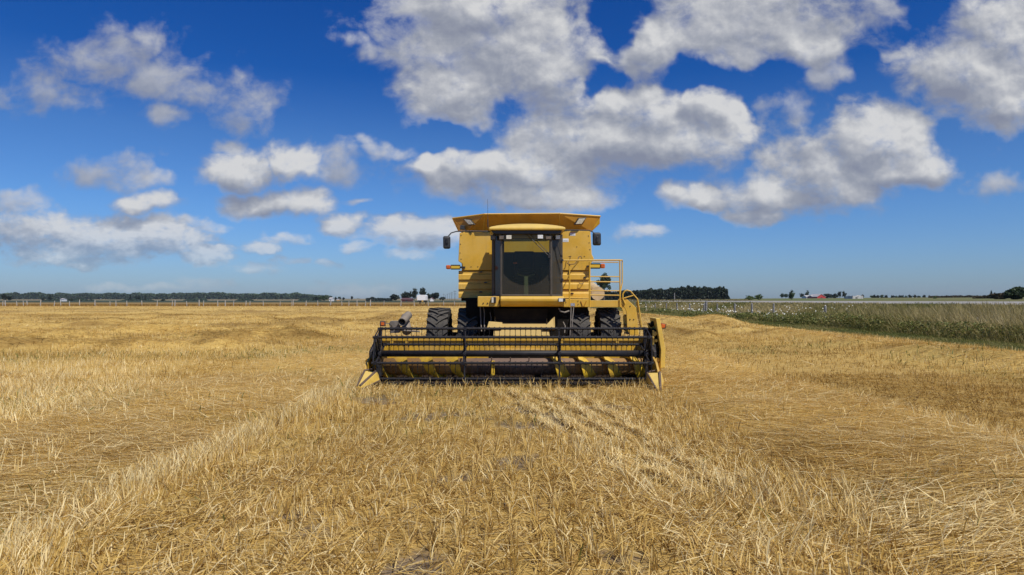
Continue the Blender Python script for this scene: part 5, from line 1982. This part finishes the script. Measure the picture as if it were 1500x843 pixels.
x_in_l, x_in_r = at(697, 540, 14.6)[0], at(798, 540, 14.6)[0]
flighting(HL + 0.06, x_in_l, 1, 4.0, 0.6)
flighting(HR - 0.06, x_in_r, -1, 4.0, 0.6)
mb = MB()
for k in range(11):
    x = x_in_l + (x_in_r - x_in_l) * (k + 0.5) / 11
    a = math.pi + 0.9 * math.sin(k * 2.1)
    mb = MB()
    mb.tube((x, AY + AR * 0.9 * math.cos(a), AZ + AR * 0.9 * math.sin(a)), (x, AY + (FR - 0.01) * math.cos(a), AZ + (FR - 0.01) * math.sin(a)), 0.010, 6)
    mb.build('retracting_finger', RUST, aug)
mb = MB()
x = at(722.6, 540, 14.6)[0]
mb.hexa([(x - 0.04, AY - FR, AZ + 0.10), (x + 0.03, AY - FR, AZ + 0.12), (x + 0.03, AY - FR + 0.02, AZ - 0.16), (x - 0.05, AY - FR + 0.02, AZ - 0.18)],
        [(x - 0.04, AY - 0.1, AZ + 0.14), (x + 0.03, AY - 0.1, AZ + 0.14), (x + 0.03, AY - 0.1, AZ - 0.14), (x - 0.04, AY - 0.1, AZ - 0.14)])
mb.build('paddle', YELB, aug, 0.01)

# reel: tube, spiders, six bats with spring tines
RCY, RCZ, RR = 14.45, 0.672, 0.535
rxl, rxr = at(553, 518, RCY)[0], at(949, 518, RCY)[0]
mb = MB()
mb.tube((rxl, RCY, RCZ), (rxr, RCY, RCZ), 0.068, 24)
reel = mb.build('reel', REELB, CMB, smooth=False)
for pol in reel.data.polygons:
    pol.use_smooth = len(pol.vertices) == 4
angs = [R(a) for a in (43, 103, 163, 223, 283, 343)]
spx = [rxl + 0.06, at(680.8, 518, RCY)[0], at(819, 518, RCY)[0], rxr - 0.06]
bat_pts = []
for a in angs:
    bat_pts.append((RCY - RR * math.cos(a), RCZ + RR * math.sin(a)))
for bi, (by_, bz_) in enumerate(bat_pts):
    mb = MB()
    x0_, x1_ = rxl - 0.02, rxr + 0.02
    mb.tube((x0_, by_, bz_), (x1_, by_, bz_), 0.027, 10)
    nt = 52
    for k in range(nt):
        x = x0_ + (x1_ - x0_) * (k + 0.5) / nt
        mb.tube((x - 0.012, by_, bz_), (x + 0.012, by_, bz_), 0.036, 8)                 # coil
        jx = random.uniform(-0.012, 0.012)
        mb.path([(x, by_ - 0.02, bz_ - 0.015), (x + jx * 0.3, by_ - 0.015, bz_ - 0.10), (x + jx, by_ + 0.02 + random.uniform(-0.01, 0.01), bz_ - 0.20)], 0.0060, 4)
    mb.build('reel_bat', REELB, reel)
for x in spx:
    mb = MB()
    for k, (by_, bz_) in enumerate(bat_pts):
        dirv = Vector((0, by_ - RCY, bz_ - RCZ)).normalized()
        mb.tube(Vector((x, RCY, RCZ)) + dirv * 0.05, (x, by_, bz_), 0.020, 6)
        mb.box(x - 0.03, x + 0.03, by_ - 0.035, by_ + 0.035, bz_ - 0.03, bz_ + 0.03)
    mb.tube((x - 0.035, RCY, RCZ), (x + 0.035, RCY, RCZ), 0.10, 16)
    if x in (spx[0], spx[-1]):
        s_ = -1 if x == spx[0] else 1
        for k in range(6):                       # offset control ring at both ends
            p, q = bat_pts[k], bat_pts[(k + 1) % 6]
            mb.tube((x + s_ * 0.05, p[0], p[1]), (x + s_ * 0.05, q[0], q[1]), 0.016, 6)
            mb.tube((x + s_ * 0.05, p[0] + 0.05, p[1] - 0.06), (x + s_ * 0.05, RCY + 0.06, RCZ - 0.07), 0.014, 6)
    mb.build('spider', REELB, reel)
for x in (rxl - 0.13, rxr + 0.13):
    mb = MB()
    mb.hexa([(x - 0.03, RCY - 0.1, RCZ - 0.07), (x + 0.03, RCY - 0.1, RCZ - 0.07), (x + 0.03, RCY - 0.1, RCZ + 0.05), (x - 0.03, RCY - 0.1, RCZ + 0.05)],
            [(x - 0.03, 15.5, 1.02), (x + 0.03, 15.5, 1.02), (x + 0.03, 15.5, 1.14), (x - 0.03, 15.5, 1.14)])
    mb.tube((x, RCY + 0.25, 0.45), (x, 15.2, 0.80), 0.03, 8)
    mb.build('reel_arm', BLK, CMB, 0.008)

# cutter bar with guards
KY, KZ = 14.18, 0.07
mb = MB()
mb.box(HL - 0.02, HR + 0.02, KY, KY + 0.14, KZ - 0.03, KZ + 0.015)
kb = mb.build('cutter_bar', BLK, CMB)
mb = MB()
k = 0
x = HL + 0.04
while x < HR:
    mb.hexa([(x - 0.018, KY, KZ - 0.025), (x + 0.018, KY, KZ - 0.025), (x + 0.018, KY, KZ + 0.03), (x - 0.018, KY, KZ + 0.03)],
            [(x - 0.004, KY - 0.13, KZ - 0.002), (x + 0.004, KY - 0.13, KZ - 0.002), (x + 0.004, KY - 0.13, KZ + 0.008), (x - 0.004, KY - 0.13, KZ + 0.008)])
    x += 0.0762
mb.build('knife_guard', BLK, kb)

# crop dividers at both ends
for sgn, tip_px, top, in ((-1, (525.5, 570.3), [(534.6, 543.4), (553.4, 544.2), (556.0, 556.5), (541.0, 566.8)]),
                          (1, (966.2, 577.2), [(947.4, 546.6), (971.5, 546.0), (973.2, 560.0), (947.4, 558.0)])):
    Yb, Yt = 14.05, 13.25
    tip = V3(*tip_px, Yt)
    if sgn < 0:
        A, B = V3(534.6, 543.4, Yb), V3(553.2, 544.4, Yb)
        C, D = V3(556.5, 557.5, Yb), V3(532.5, 560, Yb)
    else:
        A, B = V3(947.4, 546.4, Yb), V3(968.4, 546.2, Yb - 0.05)
        C, D = V3(973.0, 559.5, Yb + 0.1), V3(946.6, 559, Yb)
    mb = MB()
    t1 = Vector(tip) + Vector((0.05, 0, 0.0))
    t2 = Vector(tip) + Vector((-0.05, 0, 0.0))
    if sgn > 0:
        mb.hexa([D, C, B, A], [t2 + Vector((0, 0, -0.04)), t1 + Vector((0, 0, -0.04)), t1 + Vector((0, 0, 0.05)), t2 + Vector((0, 0, 0.05))])
    else:
        mb.hexa([D, C, B, A], [t2 + Vector((0, 0, -0.04)), t1 + Vector((0.02, 0, -0.04)), t1 + Vector((0.0, 0, 0.05)), t2 + Vector((0, 0, 0.05))])
    dv = mb.build('crop_divider', YELP, CMB, 0.006)
    mb = MB()
    up = Vector((0, -0.012, 0.012))
    mid = (Vector(A) * 0.1 + Vector(B) * 0.9) if sgn < 0 else (Vector(A) * 0.12 + Vector(B) * 0.88)
    mb.tube(mid + up, t1 + Vector((-0.03, 0, 0.06)), 0.026, 6)
    edge_p = Vector(A) if sgn < 0 else Vector(A)
    mb.tube(edge_p + up, t2 + Vector((0.01, 0, 0.05)), 0.022, 6)
    if sgn < 0:
        mb.tube(Vector(C) + Vector((0, -0.01, 0)), t1 + Vector((0.02, 0, 0)), 0.015, 6)
    mb.tube(t2 + Vector((-0.01, 0.04, 0.0)), t1 + Vector((0.01, 0.04, 0.0)), 0.045, 8)
    mb.tube(Vector(A) + Vector((0, 0.02, 0.01)), Vector(A) * 0.4 + Vector(B) * 0.6 + Vector((0, 0.02, 0.04)), 0.02, 6)
    mb.build('divider_edge', RUST, dv)

# drive side on the right: tin guard, chain parts, orange reflector
gp = [(960.6, 466.6), (966.8, 466.4), (974.8, 512.4), (974.2, 538.8), (967.4, 539.8), (968.2, 512.9)]
mb = MB()
mb.pris_y(poly_at(gp, 14.55), 14.55, 15.2)
mb.build('drive_guard', YELP, CMB, 0.01)
mb = MB()
mb.pris_y(poly_at([(952.0, 474.4), (959.6, 473.0), (960.4, 484.0), (955.0, 484.5)], 14.9), 14.9, 15.25)
mb.build('gearbox_cover', YELP, CMB, 0.012)
mb = MB()
mb.tube(V3(957.5, 473.2, 14.88), V3(952.0, 477.0, 14.86), 0.05, 10)
mb.pris_y(poly_at([(951, 482), (963.5, 482), (968.2, 513), (967.0, 546), (953.5, 546), (950, 520)], 14.72), 14.72, 15.25)
mb.build('drive_plate', DRK, CMB, 0.006)
mb = MB()
for (px, py, r_) in ((958.6, 489, .05), (960.5, 499, .035), (962.5, 527.2, .05), (963.8, 534.5, .055), (964.5, 541, .05), (956.6, 494, .03)):
    p = V3(px, py, 14.70)
    mb.tube((p[0], 14.64, p[2]), (p[0], 14.73, p[2]), r_, 10)
mb.pris_y(poly_at([(956.0, 484), (958.4, 484), (960.2, 546), (956.8, 546)], 14.66), 14.66, 14.72)
mb.build('chain_wheel', YELP, CMB, 0.008)
mb = MB()
mb.pris_y(poly_at([(957.6, 504), (960.8, 505.5), (961.8, 523), (959.2, 523.5)], 14.6), 14.6, 14.65)
mb.build('gas_strut', PLAST, CMB, 0.01)
mb = MB()
mb.pris_y(poly_at([(968.4, 474.0), (975.2, 475.4), (974.2, 480.6), (969.2, 481.0)], 15.2), 15.2, 15.26)
rf = mb.build('side_reflector', ORANGE, CMB, 0.01)
mb = MB()
mb.pris_y(poly_at([(967.6, 473.2), (976.0, 475.0), (975.0, 481.8), (968.6, 481.8)], 15.27), 15.265, 15.3)
mb.build('reflector_back', BLK, rf)

# left end: dark drive plate, round duct, box and orange lamp
mb = MB()
mb.pris_y(poly_at([(548.0, 507), (550.4, 506), (550.2, 524), (545.6, 527.6), (544.2, 524)], 14.3), 14.3, 14.9)
mb.pris_y(poly_at([(548.6, 528), (556.2, 524), (558.0, 552), (553.6, 552)], 14.35), 14.35, 15.2)
mb.build('drive_plate', BLK, CMB, 0.008)
pc = Vector(V3(588.6, 472.4, 15.15))
d_ = Vector((0.12, 1.0, 0.28)).normalized()
mb = MB()
segs_ = 24
ax = d_.cross(Vector((0, 0, 1))).normalized()
ay = d_.cross(ax)
prof = [(0.0, 0.092), (0.0, 0.078), (0.55, 0.078), (0.55, 0.092)]
for k in range(segs_):
    a = 2 * math.pi * k / segs_
    for (t, r_) in prof:
        mb.v.append(tuple(pc + d_ * t + (ax * math.cos(a) + ay * math.sin(a)) * r_))
for k in range(segs_):
    q = (k + 1) % segs_
    for j in range(4):
        jj = (j + 1) % 4
        mb.f.append((k * 4 + j, k * 4 + jj, q * 4 + jj, q * 4 + j))
du = mb.build('duct', GREYM, CMB)
mb = MB()
mb.tube(pc + d_ * 0.45, pc + d_ * 0.5, 0.077, 20)
mb.build('duct_inside', BLK, du)
mb = MB()
mb.tube(V3(596, 486, 15.5), V3(593.5, 463.5, 15.95), 0.11, 14, 0.09)
mb.tube(V3(571, 487, 15.4), V3(576, 473.5, 15.4), 0.01, 6)
mb.pris_y(poly_at([(570.0, 474.0), (571.6, 470.6), (583.6, 470.2), (584.0, 488), (571.5, 488.5)], 15.35), 15.35, 15.6)
mb.tube(V3(584, 484, 15.4), V3(615, 486, 15.4), 0.02, 8)
mb.tube(V3(600, 481.5, 15.5), V3(614, 483, 15.5), 0.016, 8)
mb.build('gear_case', GREYM, CMB, 0.012)
xa, za = at(556.2, 478.6, 15.2)
xb, zb = at(564.6, 470.4, 15.2)
mb = MB()
mb.box(xa, xb, 15.2, 15.25, za, zb)
fl = mb.build('flasher', RUST, CMB, 0.012)
mb = MB()
mb.box(xa + 0.03, xb - 0.025, 15.18, 15.199, za + 0.025, zb - 0.03)
mb.build('orange_lens', ORANGE, fl, 0.006)
mb = MB()
mb.path([V3(564.6, 474.2, 15.22), V3(569.5, 474.4, 15.25), V3(573.5, 477.5, 15.3), V3(575.8, 484, 15.35)], 0.010, 6)
mb.build('flasher_arm', BLK, fl)

# ------------------------------------------------ summer haze in the air
hm = bpy.data.materials.new('haze')
hm.use_nodes = True
hm.node_tree.nodes.clear()
ht = NT(hm.node_tree)
ho = ht.n('ShaderNodeOutputMaterial')
pv = ht.n('ShaderNodeVolumePrincipled')
pv.inputs['Color'].default_value = (0.78, 0.88, 1.0, 1.0)
pv.inputs['Density'].default_value = 0.00007
pv.inputs['Anisotropy'].default_value = 0.0
ht.link(pv.outputs[0], ho.inputs['Volume'])
mb = MB()
mb.box(-2760, 2760, -360, 2760, -1.6, 45.0)
hz_o = mb.build('haze', hm)
tag(hz_o, 'thin summer haze that pales the far woods', 'haze', kind='stuff')
